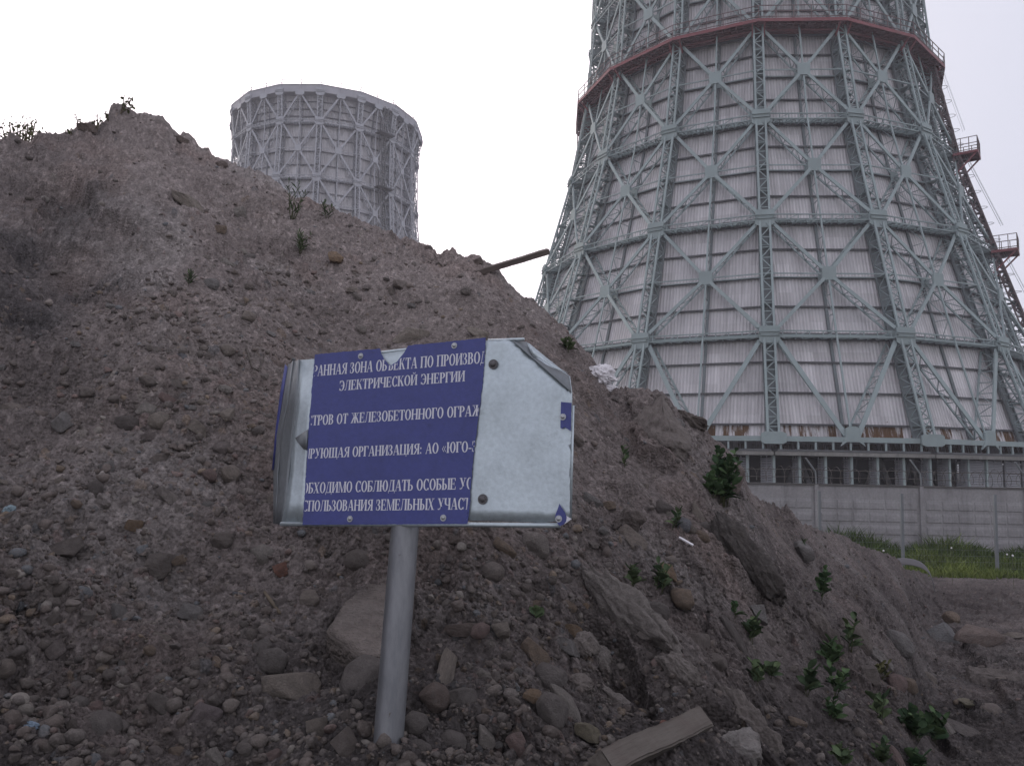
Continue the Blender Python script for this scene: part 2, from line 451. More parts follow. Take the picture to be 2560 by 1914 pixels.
# ------------------------------------------------------------------ the heap of soil
RIDGE = [(0,336),(73,347),(123,334),(145,340),(181,329),(203,305),(229,309),(236,316),(247,312),(266,298),(276,269),(287,260),(308,260),(318,271),(323,274),(341,283),(377,283),(406,291),(421,309),(450,334),(457,325),(482,341),(497,363),(522,370),(530,381),(562,392),(580,403),(624,421),(671,443),(715,479),(755,500),(803,512),(854,527),(890,545),(934,570),(985,578),(999,592),(1043,600),(1061,610),(1090,625),(1126,627),(1155,636),(1195,643),(1224,658),(1246,672),(1271,705),(1311,741),(1340,752),(1380,790),(1414,816),(1459,868),(1488,902),(1522,962),(1576,970),(1639,974),(1668,995),(1680,1014),(1709,1029),(1728,1041),(1750,1052),(1772,1079),(1799,1105),(1823,1127),(1847,1149),(1861,1180),(1868,1214),(1880,1236),(1907,1250),(1947,1272),(1980,1282),(2003,1305),(2048,1325),(2110,1340),(2165,1368),(2204,1379),(2237,1391),(2263,1420),(2328,1437),(2393,1440),(2560,1445),(2800,1452),(3400,1470)]
rz = [azte(*p) for p in RIDGE]
keep = [rz[0]]
for q in rz[1:]:
    if q[0] > keep[-1][0] + 1e-4: keep.append(q)
rz = np.array(keep)
rz = np.vstack([[[-1.35, 0.15], [-1.0, 0.30], [-0.75, 0.36]], rz, [[1.35, rz[-1][1]]]])
def te_of(az):
    az = np.asarray(az, float)
    fade = np.clip((0.36 - az) / 0.1, 0, 1)
    return np.interp(az, rz[:, 0], rz[:, 1]) + fade * (.0026 * vnoise(az * 70, az * 0 + .5, 3) + .0022 * np.maximum(0, vnoise(az * 150, az * 0 + .5, 7)) + .0009 * vnoise(az * 420, az * 0 + .5, 8))
_saz = np.linspace(-1.35, 1.35, 5401)
_ker = np.exp(-(np.arange(-400, 401) * 0.0005 / 0.045) ** 2); _ker /= _ker.sum()
_sm = np.convolve(np.pad(np.interp(_saz, rz[:, 0], rz[:, 1]), 400, mode='edge'), _ker, 'valid') - 0.010
def te_soft(az):
    t = np.clip((np.asarray(az, float) - 0.33) / 0.2, 0, 1)
    return np.interp(az, _saz, _sm) * (1 - t) + np.interp(az, rz[:, 0], rz[:, 1]) * t
_rk = [(-700, 600, 8.0), (0, 336, 9.0), (300, 260, 9.5), (600, 410, 9.0), (900, 550, 8.2), (1200, 650, 7.6), (1400, 813, 7.3), (1600, 970, 7.0), (1860, 1190, 7.2), (2000, 1300, 8.6), (2150, 1360, 11.5), (2250, 1400, 15.5)]
_ra = [azte(u, v)[0] for u, v, r in _rk]; _rr = [r for *_, r in _rk]
A_G = azte(2335, 1437)[0]
def rho_of(az):
    base = np.interp(az, _ra, _rr)
    te = te_of(az)
    far = np.clip((CAMZ - 0.03) / np.maximum(-te, 0.05), 8, 40)
    t = np.clip((az - _ra[-1]) / (A_G - _ra[-1]), 0, 1); t = t * t * (3 - 2 * t)
    return base * (1 - t) + far * t
Z_N = 1.75
R0 = 0.8
def p_of(az):
    t = np.clip((az - azte(1900, 1250)[0]) / (A_G - azte(1900, 1250)[0]), 0, 1)
    return 1.35 * (1 - t) + 1.0 * t
def base_z(az, r, crest=True):
    rho = rho_of(az); te = te_soft(az); zr = CAMZ + rho * te
    s_ = np.clip((r - R0) / (rho - R0), 0, None)
    z = Z_N + (zr - Z_N) * s_ ** p_of(az)
    return z + rho * (te_of(az) - te) * np.minimum(s_, 1) ** 16 if crest else z
# azimuth samples: dense over the view, coarse beyond
az_in = np.linspace(R_(-36.5), R_(36.5), 1050)
az_l = np.linspace(R_(-75), R_(-36.5), 120, endpoint=False); az_r = np.linspace(R_(36.5), R_(75), 121)[1:]
AZ = np.concatenate([az_l, az_in, az_r])
NR = 900
rhoA = rho_of(AZ); teA = te_of(AZ)
tt = np.linspace(0, 1, 1500)
Rg = np.zeros((len(AZ), NR))
for i, a in enumerate(AZ):
    rr = R0 + (rhoA[i] - R0) * tt ** 1.5
    el = np.arctan((base_z(np.full_like(rr, a), rr, False) - CAMZ) / rr)
    el = np.maximum.accumulate(el + np.arange(len(el)) * 1e-9)
    lo = max(el[0], R_(-33))
    tgt = np.linspace(lo, el[-1], NR)
    # a little denser towards the foot of the picture's far strip
    Rg[i] = np.interp(tgt, el, rr)
AZg = np.repeat(AZ[:, None], NR, 1)
Zg = base_z(AZg, Rg)
X0, Y0 = Rg * np.sin(AZg), Rg * np.cos(AZg)
BASE = np.stack([X0, Y0, Zg], -1)
PU, PV = proj_np(BASE)
# relief ------------------------------------------------------------
edge = np.clip((te_of(AZg) - (Zg - CAMZ) / Rg) / 0.06, 0, 1)       # 0 at the crest
right = np.clip((AZg - azte(2150, 1400)[0]) / 0.12, 0, 1)
x_, y_ = X0, Y0 * 1.25
D = 0.16 * fbm(x_ * 0.55, y_ * 0.55, 3, 3) * edge * (1 - 0.8 * right)
D += 0.075 * fbm(x_ * 1.7, y_ * 1.7, 11, 3) * (0.35 + 0.65 * edge) * (1 - 0.6 * right)
rug = np.clip(0.5 + 0.9 * fbm(x_ * 0.9, y_ * 0.9, 23, 3), 0.12, 1.25)   # how broken the surface is
soft = np.zeros_like(D)
def blob(u, v, su, sv, amp=1.0, ang=0.0):
    du, dv = PU - u, PV - v
    c, s = math.cos(ang), math.sin(ang)
    a, b = (du * c + dv * s) / su, (-du * s + dv * c) / sv
    return amp * np.exp(-(a * a + b * b))
for q in ((340, 430, 160, 110, .9), (1130, 800, 200, 110, .8), (1560, 1190, 110, 90, .5), (230, 800, 120, 110, .7), (1780, 1520, 130, 90, .5), (1000, 740, 180, 90, .5), (850, 1500, 110, 120, .4), (1960, 1660, 110, 120, .5)):
    soft += blob(*q)
rug *= (1 - 0.75 * np.clip(soft, 0, 1))
D += 0.042 * rug * fbm(x_ * 5.5, y_ * 5.5, 31, 3)
D += 0.019 * (0.45 + rug) * fbm(x_ * 15, y_ * 15, 41, 3, 0.6)
# clods: ridged noise
D += 0.03 * rug * (0.5 - np.abs(fbm(x_ * 3.2 + 5, y_ * 3.2, 53, 3)))
rough = np.clip(.22 * (vnoise(x_ * .8, y_ * .8, 205) > .05) + blob(1560, 1640, 260, 230, .9) + blob(1900, 1780, 260, 180, .5) + blob(2430, 1680, 220, 240, .7) + blob(1640, 1090, 110, 130, .8) + blob(420, 560, 260, 120, .35) + blob(100, 640, 260, 200, .75) + blob(1100, 1780, 300, 160, .4) + blob(300, 1100, 330, 240, .3) + blob(1850, 1440, 150, 120, .6) + blob(1850, 1190, 100, 110, .5) + blob(760, 640, 300, 120, .3), 0, 1)
rough *= np.clip(.55 + 1.1 * vnoise(x_ * 1.6, y_ * 1.6, 206), 0, 1)
b1, i1 = blocks(x_ * 3.4, y_ * 3.4, 210); b2_, i2 = blocks(x_ * 8, y_ * 8, 220); b3, i3 = blocks(x_ * 19, y_ * 19, 230); b4, i4 = blocks(x_ * 42, y_ * 42, 240)
D += rough * (.085 * b1 + .048 * b2_)
fine = (.35 + .65 * rough) * (1 - .55 * np.clip(soft, 0, 1))
D += fine * .022 * b3 + (.5 + .5 * fine) * .010 * b4
# downhill rills
D -= 0.02 * np.clip(rug, 0, 1) * np.maximum(0, vnoise(AZg * 16 + 0.4 * vnoise(x_, y_, 9), Rg * 0.35, 77) - 0.12) * edge
D += blob(2470, 1500, 230, 60, 1.0) * (.05 * np.sin(Rg * 9 + 2 * vnoise(x_ * .7, y_ * .7, 306)) + .04 * b1 + .03 * b2_)
# worked features read off the photo: hollows, ledges, lumps
D -= blob(110, 640, 230, 170, 0.16)
D -= blob(230, 700, 160, 90, 0.12, -0.4)
D += blob(300, 480, 120, 70, 0.12)
D -= blob(1560, 1640, 80, 60, 0.05)
D -= blob(895, 1640, 70, 26, 0.06)
D += blob(1570, 1315, 42, 34, 0.10)
D -= blob(1790, 1530, 130, 60, 0.09, 0.6)
D -= blob(1960, 1720, 110, 130, 0.10, 0.5)
D += blob(1690, 1600, 90, 70, 0.07, 0.8)
D += blob(1600, 1480, 90, 50, 0.05, 0.6)
def ledge(pts, depth, wid, fade):
    """ground drops by depth just below-left of the line and climbs back over fade pixels"""
    global D
    best = np.full(D.shape, 1e9); sg = np.zeros(D.shape)
    for (u0, v0), (u1, v1) in zip(pts[:-1], pts[1:]):
        du, dv = u1 - u0, v1 - v0; L2 = du * du + dv * dv
        t = np.clip(((PU - u0) * du + (PV - v0) * dv) / L2, 0, 1)
        dx, dy = PU - (u0 + t * du), PV - (v0 + t * dv)
        d = np.hypot(dx, dy)
        side = np.sign((PU - u0) * dv - (PV - v0) * du)
        up = d < best; best = np.where(up, d, best); sg = np.where(up, side, sg)
    sdist = best * sg * -1            # positive below / left of a line drawn left-to-right downwards
    wob = 7 * fbm(x_ * 4, y_ * 4, 91, 3)
    sdist = sdist + wob
    end = np.ones_like(D)
    for p in (pts[0], pts[-1]):
        end *= 1 - 0.9 * np.exp(-((PU - p[0]) ** 2 + (PV - p[1]) ** 2) / (2 * 30.0 ** 2))
    D = D - end * depth * np.clip(sdist / wid, 0, 1) * np.exp(-np.maximum(sdist, 0) / fade)
    D = D + end * depth * 0.35 * np.exp(-(np.minimum(sdist, 0) / (fade * 0.5)) ** 2) * (sdist < 0)
ledge([(138, 428), (200, 470), (232, 508), (254, 534), (326, 552), (380, 570)], 0.10, 9, 60)
ledge([(1420, 1480), (1480, 1505), (1560, 1560), (1595, 1610), (1625, 1680), (1665, 1760)], 0.11, 8, 48)
ledge([(1780, 1372), (1850, 1420), (1900, 1470), (1945, 1530)], 0.12, 8, 46)
ledge([(1700, 1725), (1765, 1740), (1860, 1800), (1950, 1910)], 0.10, 7, 40)
ledge([(2020, 1560), (2070, 1620), (2180, 1700), (2290, 1770), (2420, 1914)], 0.12, 9, 55)
ledge([(1585, 1060), (1600, 1120), (1680, 1160), (1712, 1190)], 0.16, 8, 46)
ledge([(2380, 1560), (2440, 1640), (2560, 1800)], 0.10, 9, 60)
ledge([(860, 1150), (1000, 1190), (1180, 1250)], 0.05, 8, 50)
# half-buried stones
stony = 0.15 + blob(480, 1010, 220, 190, .9) + blob(120, 1450, 220, 260, .8) + blob(1220, 1560, 280, 190, .8) + blob(1150, 1850, 420, 120, .8) + blob(760, 720, 260, 130, .35) + blob(2320, 1740, 200, 110, .8) + blob(1400, 1300, 160, 80, .6) + blob(600, 1500, 260, 180, .35) + blob(1000, 1240, 200, 60, .5)
stony = .62 * np.clip(stony * (1 - 0.5 * np.clip(soft, 0, 1)) * (1 - 0.55 * right), 0, 1)
ids = np.zeros_like(D); top = np.zeros_like(D)
for sc_, rmin, rmax, sd_ in ((7.5, .12, .34, 300), (16, .16, .42, 400), (30, .18, .45, 500)):
    hl, iv = lumps(x_ * sc_, y_ * sc_, sd_, rmin, rmax, 0.9)
    okm = (iv < np.clip(stony * 1.1, 0.06, 1)) & (hl > 0)
    hh = np.where(okm, hl / sc_, 0)
    up = hh > top * 0.9
    ids = np.where(okm & up, _h(np.floor(iv * 9973), np.floor(iv * 131), sd_) + 0.001, ids)
    top = np.maximum(top, hh)
D += top
ND = np.stack([-np.sin(AZg) * 0.5, -np.cos(AZg) * 0.5, np.full_like(AZg, 0.866)], -1)
POS = BASE + ND * D[..., None]
# colour of the soil, with flare and vignette put in -------------------------------------------------
def cmix(a, b, t): return a * (1 - t[..., None]) + np.array(b) * t[..., None]
Csoil = np.zeros(BASE.shape) + np.array((0.205, 0.176, 0.167))
t1 = np.clip(0.5 + 0.9 * fbm(x_ * 0.7, y_ * 0.7, 61, 4), 0, 1)
Csoil = cmix(Csoil, (0.158, 0.134, 0.128), t1)
t2 = np.clip(1.6 * fbm(x_ * 1.1 + 7, y_ * 1.1, 67, 4) - 0.25, 0, 0.7)
Csoil = cmix(Csoil, (0.185, 0.142, 0.128), t2 * .6)              # reddish loam
t3 = np.clip(1.6 * fbm(x_ * 0.8 - 4, y_ * 0.8, 71, 4) - 0.35, 0, 0.7)
Csoil = cmix(Csoil, (0.225, 0.203, 0.195), t3)              # grey marl
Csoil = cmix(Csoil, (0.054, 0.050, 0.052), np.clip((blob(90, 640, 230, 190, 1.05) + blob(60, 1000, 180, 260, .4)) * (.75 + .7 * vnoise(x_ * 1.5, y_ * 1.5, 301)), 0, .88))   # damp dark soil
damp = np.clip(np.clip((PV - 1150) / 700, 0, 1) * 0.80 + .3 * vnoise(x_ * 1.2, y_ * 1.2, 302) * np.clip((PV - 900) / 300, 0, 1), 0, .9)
Csoil = cmix(Csoil, (0.050, 0.045, 0.045), damp)             # damp foot of the heap, with the lens vignette put into the colour
Csoil = cmix(Csoil, (0.19, 0.165, 0.155), np.clip(blob(1600, 1560, 150, 45, .5, .75) + blob(1640, 1060, 60, 50, .5) + blob(1740, 1660, 70, 80, .35) + blob(2200, 1610, 130, 60, .35, .6), 0, .6))
tone = 1 + (i3 - .5) * .34 * fine + (i4 - .5) * .42 + (i2 - .5) * .30 * rough
tone += .55 * np.clip((i4 - .93) / .05, 0, 1) * (.4 + .6 * fine)
Csoil *= tone[..., None] * np.array((1.0, 1.0, 1.01)) * (1 + .40 * np.clip((1050 - PV) / 420, 0, 1))[..., None]  # upper slope lightened: flare and haze put into the soil colour
rut = blob(2470, 1500, 210, 46, .95)
Csoil = cmix(Csoil, (0.068, 0.058, 0.057), np.clip(rut * (.7 + .5 * vnoise(x_ * 2, y_ * 2, 305)), 0, .85))
pal = np.array([(.15, .125, .115), (.125, .108, .10), (.19, .16, .145), (.17, .15, .145), (.14, .12, .115), (.23, .175, .135), (.20, .145, .135), (.15, .155, .165), (.26, .235, .215), (.12, .105, .10)])
kk = np.clip((ids * 10).astype(int), 0, 9)
pc = pal[kk] * (0.75 + 0.4 * np.modf(ids * 77)[0])[..., None]
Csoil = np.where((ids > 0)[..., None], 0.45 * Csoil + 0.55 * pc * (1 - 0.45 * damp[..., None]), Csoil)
# beyond the crest, and the near foot, as extra rows
def rows_beyond():
    zr = POS[:, -1, 2]
    rows = []
    nb = 46
    for j in range(1, nb + 1):
        t = j / nb
        drop = np.maximum(zr + 0.4, 0.5)
        r = Rg[:, -1] + t * (np.maximum(drop, 0) * 1.5 + 1.2)
        z = zr - drop * (t ** 1.25)
        x, y = r * np.sin(AZ), r * np.cos(AZ)
        z = z + 0.10 * fbm(x * 1.7, y * 1.7, 5, 4) * min(1, t * 4)
        dx = (POS[:, -1, 0] - X0[:, -1]) * (1 - t); dy = (POS[:, -1, 1] - Y0[:, -1]) * (1 - t)
        rows.append(np.stack([x + dx, y + dy, z], -1))
    return np.stack(rows, 1)
def rows_near():
    rows = []
    for j in range(14):
        t = j / 14
        r = 0.05 + (Rg[:, 0] - 0.05) * t
        z = np.where(r < R0, Z_N, base_z(AZ, r))
        x, y = r * np.sin(AZ), r * np.cos(AZ)
        z = z + (0.03 * fbm(x * 3, y * 3, 7, 4) + D[:, 0] * 0.8) * t
        rows.append(np.stack([x, y, z], -1))
    return np.stack(rows, 1)
nr, bk = rows_near(), rows_beyond()
ALL = np.concatenate([nr, POS, bk], 1)
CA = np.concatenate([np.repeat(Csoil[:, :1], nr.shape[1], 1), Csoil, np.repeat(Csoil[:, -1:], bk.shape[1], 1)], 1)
na, nb = ALL.shape[:2]
ii = np.arange(na * nb).reshape(na, nb)
quads = np.stack([ii[:-1, :-1], ii[1:, :-1], ii[1:, 1:], ii[:-1, 1:]], -1).reshape(-1, 4)
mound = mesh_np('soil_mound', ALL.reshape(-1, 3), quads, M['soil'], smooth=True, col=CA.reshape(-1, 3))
tag(mound, 'tall heap of brown stony soil sloping down from a ragged crest', 'soil heap', kind='structure')

TEg = (Zg - CAMZ) / Rg
def on_mound(u, v):
    """point on the heap seen at photo pixel (u, v), and the surface normal there"""
    a, te = azte(u, v)
    i = int(np.clip(np.searchsorted(AZ, a), 2, len(AZ) - 3))
    row = TEg[i]
    j = int(np.clip(np.searchsorted(row, te), 3, NR - 4))
    p = POS[i, j]
    # correct once for the relief
    uu, vv = proj_np(p)
    a, te = azte(2 * u - float(uu), 2 * v - float(vv))
    i = int(np.clip(np.searchsorted(AZ, a), 6, len(AZ) - 7)); row = TEg[i]
    j = int(np.clip(np.searchsorted(row, te), 6, NR - 7))
    p = POS[i, j]
    e1 = BASE[i + 5, j] - BASE[i - 5, j]; e2 = BASE[i, j + 5] - BASE[i, j - 5]
    n = np.cross(e1, e2); n /= np.linalg.norm(n)
    if n[2] < 0: n = -n
    return Vector(p), Vector(n)
def px_size(p):
    """metres per photo pixel at point p"""
    return (Vector(p) - CAMP).dot(C_F) / F_PX

# ------------------------------------------------------------------ cooling towers
class Tower:
    def __init__(s, name, label, cx, cy, ph, R, H, ins):
        s.root = empty(name, (cx, cy, 0)); tag(s.root, label, 'cooling tower', 'cooling towers')
        s.ph, s.R, s.H, s.ins = ph, R, [h + CAMZ for h in H], ins
    def P(s, lv, k, dr=0.0):
        l = min(int(math.floor(lv)), len(s.R) - 2); f = lv - l
        r = s.R[l] * (1 - f) + s.R[l + 1] * f - dr; z = s.H[l] * (1 - f) + s.H[l + 1] * f
        k0 = math.floor(k); g_ = k - k0
        a0 = s.ph + k0 * PI / 8; a1 = a0 + PI / 8
        p0 = np.array([r * math.sin(a0), -r * math.cos(a0), z]); p1 = np.array([r * math.sin(a1), -r * math.cos(a1), z])
        return p0 * (1 - g_) + p1 * g_
    def nrm(s, k):
        a = s.ph + k * PI / 8
        return np.array([math.sin(a), -math.cos(a), 0.0])
    def tan(s, k):
        a = s.ph + k * PI / 8
        return np.array([math.cos(a), math.sin(a), 0.0])

def octo(w_, h_, c=0.3):
    w_, h_ = w_ / 2, h_ / 2
    cx, cy = w_ * c * 1.2, h_ * c * 1.2
    return [(-w_ + cx, -h_), (w_ - cx, -h_), (w_, -h_ + cy), (w_, h_ - cy), (w_ - cx, h_), (-w_ + cx, h_), (-w_, h_ - cy), (-w_, -h_ + cy)]

def zig(mb, a0, b0, a1, b1, n, th, outv, cross=True):
    """zigzag between the lines a0-a1 and b0-b1"""
    for i in range(n):
        t0, t1 = i / n, (i + 1) / n
        A0, A1 = a0 + (a1 - a0) * t0, a0 + (a1 - a0) * t1
        B0, B1 = b0 + (b1 - b0) * t0, b0 + (b1 - b0) * t1
        if i % 2: mb.bar(A0, B1, th, th, outv)
        else: mb.bar(B0, A1, th, th, outv)
        if cross and i: mb.bar(A0, B0, th, th, outv)

def build_tower(T, kr, clad, frame, inner, girtm, l0, l1, bottom, red_level=None, top_v=False):
    """frame for columns kr between levels l0 and l1 (indices into the profile)"""
    ins = T.ins
    up = np.array([0, 0, 1.0])
    nl = len(T.R)
    fr_girt = {True: (0.14, 0.44, 0.74), False: (0.25, 0.5, 0.75)}
    # cladding: one flat facet between neighbouring columns, with its girts
    for k in range(16):
        V, U, Q = [], [], []
        for l in range(nl):
            z = T.H[l] - (0.1 if l == 0 else 0)
            wdt = np.linalg.norm(T.P(l, k + 1, ins) - T.P(l, k, ins))
            for kk in (0, 1):
                p = T.P(l, k + kk, ins); p[2] = z
                V.append(p); U.append((k * 14.0 + (kk - .5) * wdt, z))
        for l in range(nl - 1):
            Q.append((2 * l, 2 * l + 1, 2 * l + 3, 2 * l + 2))
        f = mesh_np('cladding_facet', V, np.array(Q), clad, T.root, uv=U)
        kc = (k + 8) % 16 - 8
        if kr[0] - 1 <= kc <= kr[-1]:
            gb = MB()
            for l in range(l0, l1):
                for q in fr_girt[bottom and l == 0]:
                    a, b = T.P(l + q, k, ins - .14), T.P(l + q, k + 1, ins - .14)
                    gb.bar(a, b, 0.15, 0.2, T.nrm(k + .5))
            for l in range(l0 + 1, l1):
                gb.bar(T.P(l, k, ins - .2), T.P(l, k + 1, ins - .2), 0.62, 0.3, T.nrm(k + .5))  # dark band standing in for the shaded shell behind each ring
            # posts behind each column and at mid-facet carry the sheets
            wp = MB()
            for l in range(l0, l1):
                wp.bar(T.P(l, k + .5, ins - .10), T.P(l + 1, k + .5, ins - .10), 0.26, 0.14, T.nrm(k + .5))
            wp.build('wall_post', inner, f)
            gb.build('girt', girtm, f)
    # lattice columns
    for k in kr:
        cb = MB(); n, t = T.nrm(k), T.tan(k)
        for l in range(l0, l1):
            w0 = 0.37
            a, b = T.P(l, k), T.P(l + 1, k)
            ai, bi = T.P(l, k, ins - .25), T.P(l + 1, k, ins - .25)
            if l == l0 and bottom: a = T.P(l + .02, k)
            for s_ in (-1, 1):
                cb.bar(a + t * s_ * w0, b + t * s_ * w0, 0.19, 0.15, n)
                zig(cb, a + t * s_ * w0, ai + t * s_ * w0, b + t * s_ * w0, bi + t * s_ * w0, 10, 0.065, t)
            zig(cb, a - t * w0, a + t * w0, b - t * w0, b + t * w0, 11, 0.075, n)
            for q in fr_girt[bottom and l == 0]:
                c0, c1 = T.P(l + q, k), T.P(l + q, k, ins - .3)
                cb.bar(c0 - n * .1, c1, 0.70, 0.05, up)
        # node boxes
        for l in range(l0, l1 + 1):
            if l == red_level: continue
            if bottom and l == 0:
                cb.plate(T.P(0, k) + n * .16 + up * .05, t, up, octo(1.7, .85, .25), .14); continue
            c = T.P(l, k)
            cb.plate(c + n * .10 + up * .24, t, up, octo(1.45, .62, .2), .16)
            cb.plate(c + n * .10 - up * .40, t, up, octo(1.45, .8, .42), .13)
            for dz in (-.16, .12): cb.bar(c + t * -.74 + n * .2 + up * dz, c + t * .74 + n * .2 + up * dz, 0.08, 0.16, n)
            for s_ in (-1, 1): cb.bar(c + t * s_ * .68 + n * .05, c + t * s_ * .68 - n * (ins - .3), .5, .05, t)
        cb.build('column', frame, T.root)
        ib = MB()
        for l in range(l0, l1):
            ib.bar(T.P(l, k, ins - .2), T.P(l + 1, k, ins - .2), 0.95, 0.12, n)
            for s_ in (-1, 1): ib.bar(T.P(l, k, ins - .32) + t * s_ * .42, T.P(l + 1, k, ins - .32) + t * s_ * .42, 0.12, 0.16, n)
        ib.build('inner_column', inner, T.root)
    # panels between the columns
    for k in kr[:-1]:
        nk, tk = T.nrm(k + .5), T.tan(k + .5)
        for l in range(l0, l1):
            cb = MB()
            def strut(p, q, pi, qi, wd=0.30):
                cb.bar(p, q, wd, 0.14, nk); cb.bar(pi, qi, 0.17, 0.12, nk)
                zig(cb, p, pi, q, qi, max(4, int(np.linalg.norm(q - p) / 0.95)), 0.06, np.cross(q - p, nk))
            def PP(lv, kk, d=0.0): return T.P(lv, kk, d)
            i_ = ins - .35
            if bottom and l == 0:
                for e in (0, 1):
                    off = .07 if e == 0 else .93
                    strut(PP(1, k + off) - up * .5, PP(0, k + .5 + (.04 if e else -.04)) + up * .3, PP(1, k + off, i_) - up * .5, PP(0, k + .5, i_) + up * .3, 0.38)
                cb.plate(PP(0, k + .5) + nk * .12 + up * .15, tk, up, [(-.85, -.62), (-.4, -.3), (.4, -.3), (.85, -.62), (.52, .05), (.5, .62), (.2, .78), (-.2, .78), (-.5, .62), (-.52, .05)], .14)
            elif top_v and l == l1 - 1:
                for e in (0, 1):
                    off = .07 if e == 0 else .93
                    strut(PP(l, k + off) + up * .4, PP(l + 1, k + .5) - up * .2, PP(l, k + off, i_) + up * .4, PP(l + 1, k + .5, i_) - up * .2, .3)
                cb.plate(PP(l + 1, k + .5) + nk * .1 - up * .3, tk, up, octo(1.5, .9), .14)
            else:
                ce, ci = PP(l + .5, k + .5), PP(l + .5, k + .5, i_)
                for kk, lv, sgn in ((.07, l, 1), (.93, l, 1), (.07, l + 1, -1), (.93, l + 1, -1)):
                    strut(PP(lv, k + kk) + up * .5 * sgn, ce, PP(lv, k + kk, i_) + up * .5 * sgn, ci)
                cb.plate(ce + nk * .10, tk, up, octo(1.05, 1.05, .2), .14)
                cb.plate(ci + nk * .05, tk, up, octo(.8, .8, .2), .06)
                for e in (0, 1):
                    cb.bar(PP(l + .5, k + e), ce, 0.11, 0.10, nk)
                    cb.bar(PP(l + .5, k + e, i_), ci, 0.09, 0.08, nk)
            cb.build('cross_brace', frame, T.root)
        pb = MB()
        for l in range(l0, l1):
            a, b = T.P(l, k + .5, .05), T.P(l + 1, k + .5, .05)
            pb.bar(a, b, 0.15, 0.12, nk)
            ai, bi = T.P(l, k + .5, ins - .3), T.P(l + 1, k + .5, ins - .3)
            if not (bottom and l == 0): zig(pb, a, ai, b, bi, 6, 0.055, tk)
        pb.build('mid_post', frame, T.root)
    # ring girders
    for l in range(l0, l1 + 1):
        rb = MB()
        if l == red_level or (top_v and l == l1) or (bottom and l == 0): continue
        for k in kr[:-1]:
            nk = T.nrm(k + .5)
            for dz in (-.22, .22): rb.bar(T.P(l, k) + up * dz, T.P(l, k + 1) + up * dz, 0.10, 0.12, nk)
            for i in range(1, 10):
                c = T.P(l, k + i / 10)
                rb.bar(c - up * .22, c + up * .22, .08, .08, nk)
            for i in range(0, 9, 2):
                rb.bar(T.P(l, k + i / 10) - up * .2, T.P(l, k + (i + 1) / 10) + up * .2, .06, .06, nk)
            zig(rb, T.P(l, k) - up * .2, T.P(l, k, ins - .3) - up * .2, T.P(l, k + 1) - up * .2, T.P(l, k + 1, ins - .3) - up * .2, 14, 0.085, up)
            rb.bar(T.P(l, k, ins - .4), T.P(l, k + 1, ins - .4), .3, .3, nk)
        rb.build('ring_girder', frame, T.root)

def railing(mb, pts, outs, h=1.15, step=1.6):
    """posts and three rails along a polyline"""
    for p, q in zip(pts[:-1], pts[1:]):
        p, q = np.array(p), np.array(q); L = np.linalg.norm(q - p); n = max(1, int(round(L / step)))
        for i in range(n + 1):
            c = p + (q - p) * i / n; mb.bar(c, c + np.array([0, 0, h]), .06, .06, outs)
        for z in (h, h * .55, .15): mb.bar(p + np.array([0, 0, z]), q + np.array([0, 0, z]), .055, .055, outs)

T_R = [27.5, 25.06, 22.26, 19.64, 18.0, 17.25, 17.0, 17.5]
T_H = [2.05, 9.9, 19.68, 29.18, 38.13, 47.1, 56.2, 61.2]
AZ1, D1 = R_(17.461), 84.0
T1 = Tower('cooling_tower', 'huge near cooling tower with teal lattice frame, rust streaks and a red gallery', D1 * math.sin(AZ1), D1 * math.cos(AZ1), R_(-36.882), T_R, T_H, 1.5)
clad1 = cladding('lilac_grey_corrugated_sheet', (0.67, 0.645, 0.67), True, T_H[0] + CAMZ - .2, T_H[0] + CAMZ + 1.15)
MB.k = 0.86
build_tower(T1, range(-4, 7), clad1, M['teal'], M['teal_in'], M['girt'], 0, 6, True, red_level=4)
MB.k = 1.0

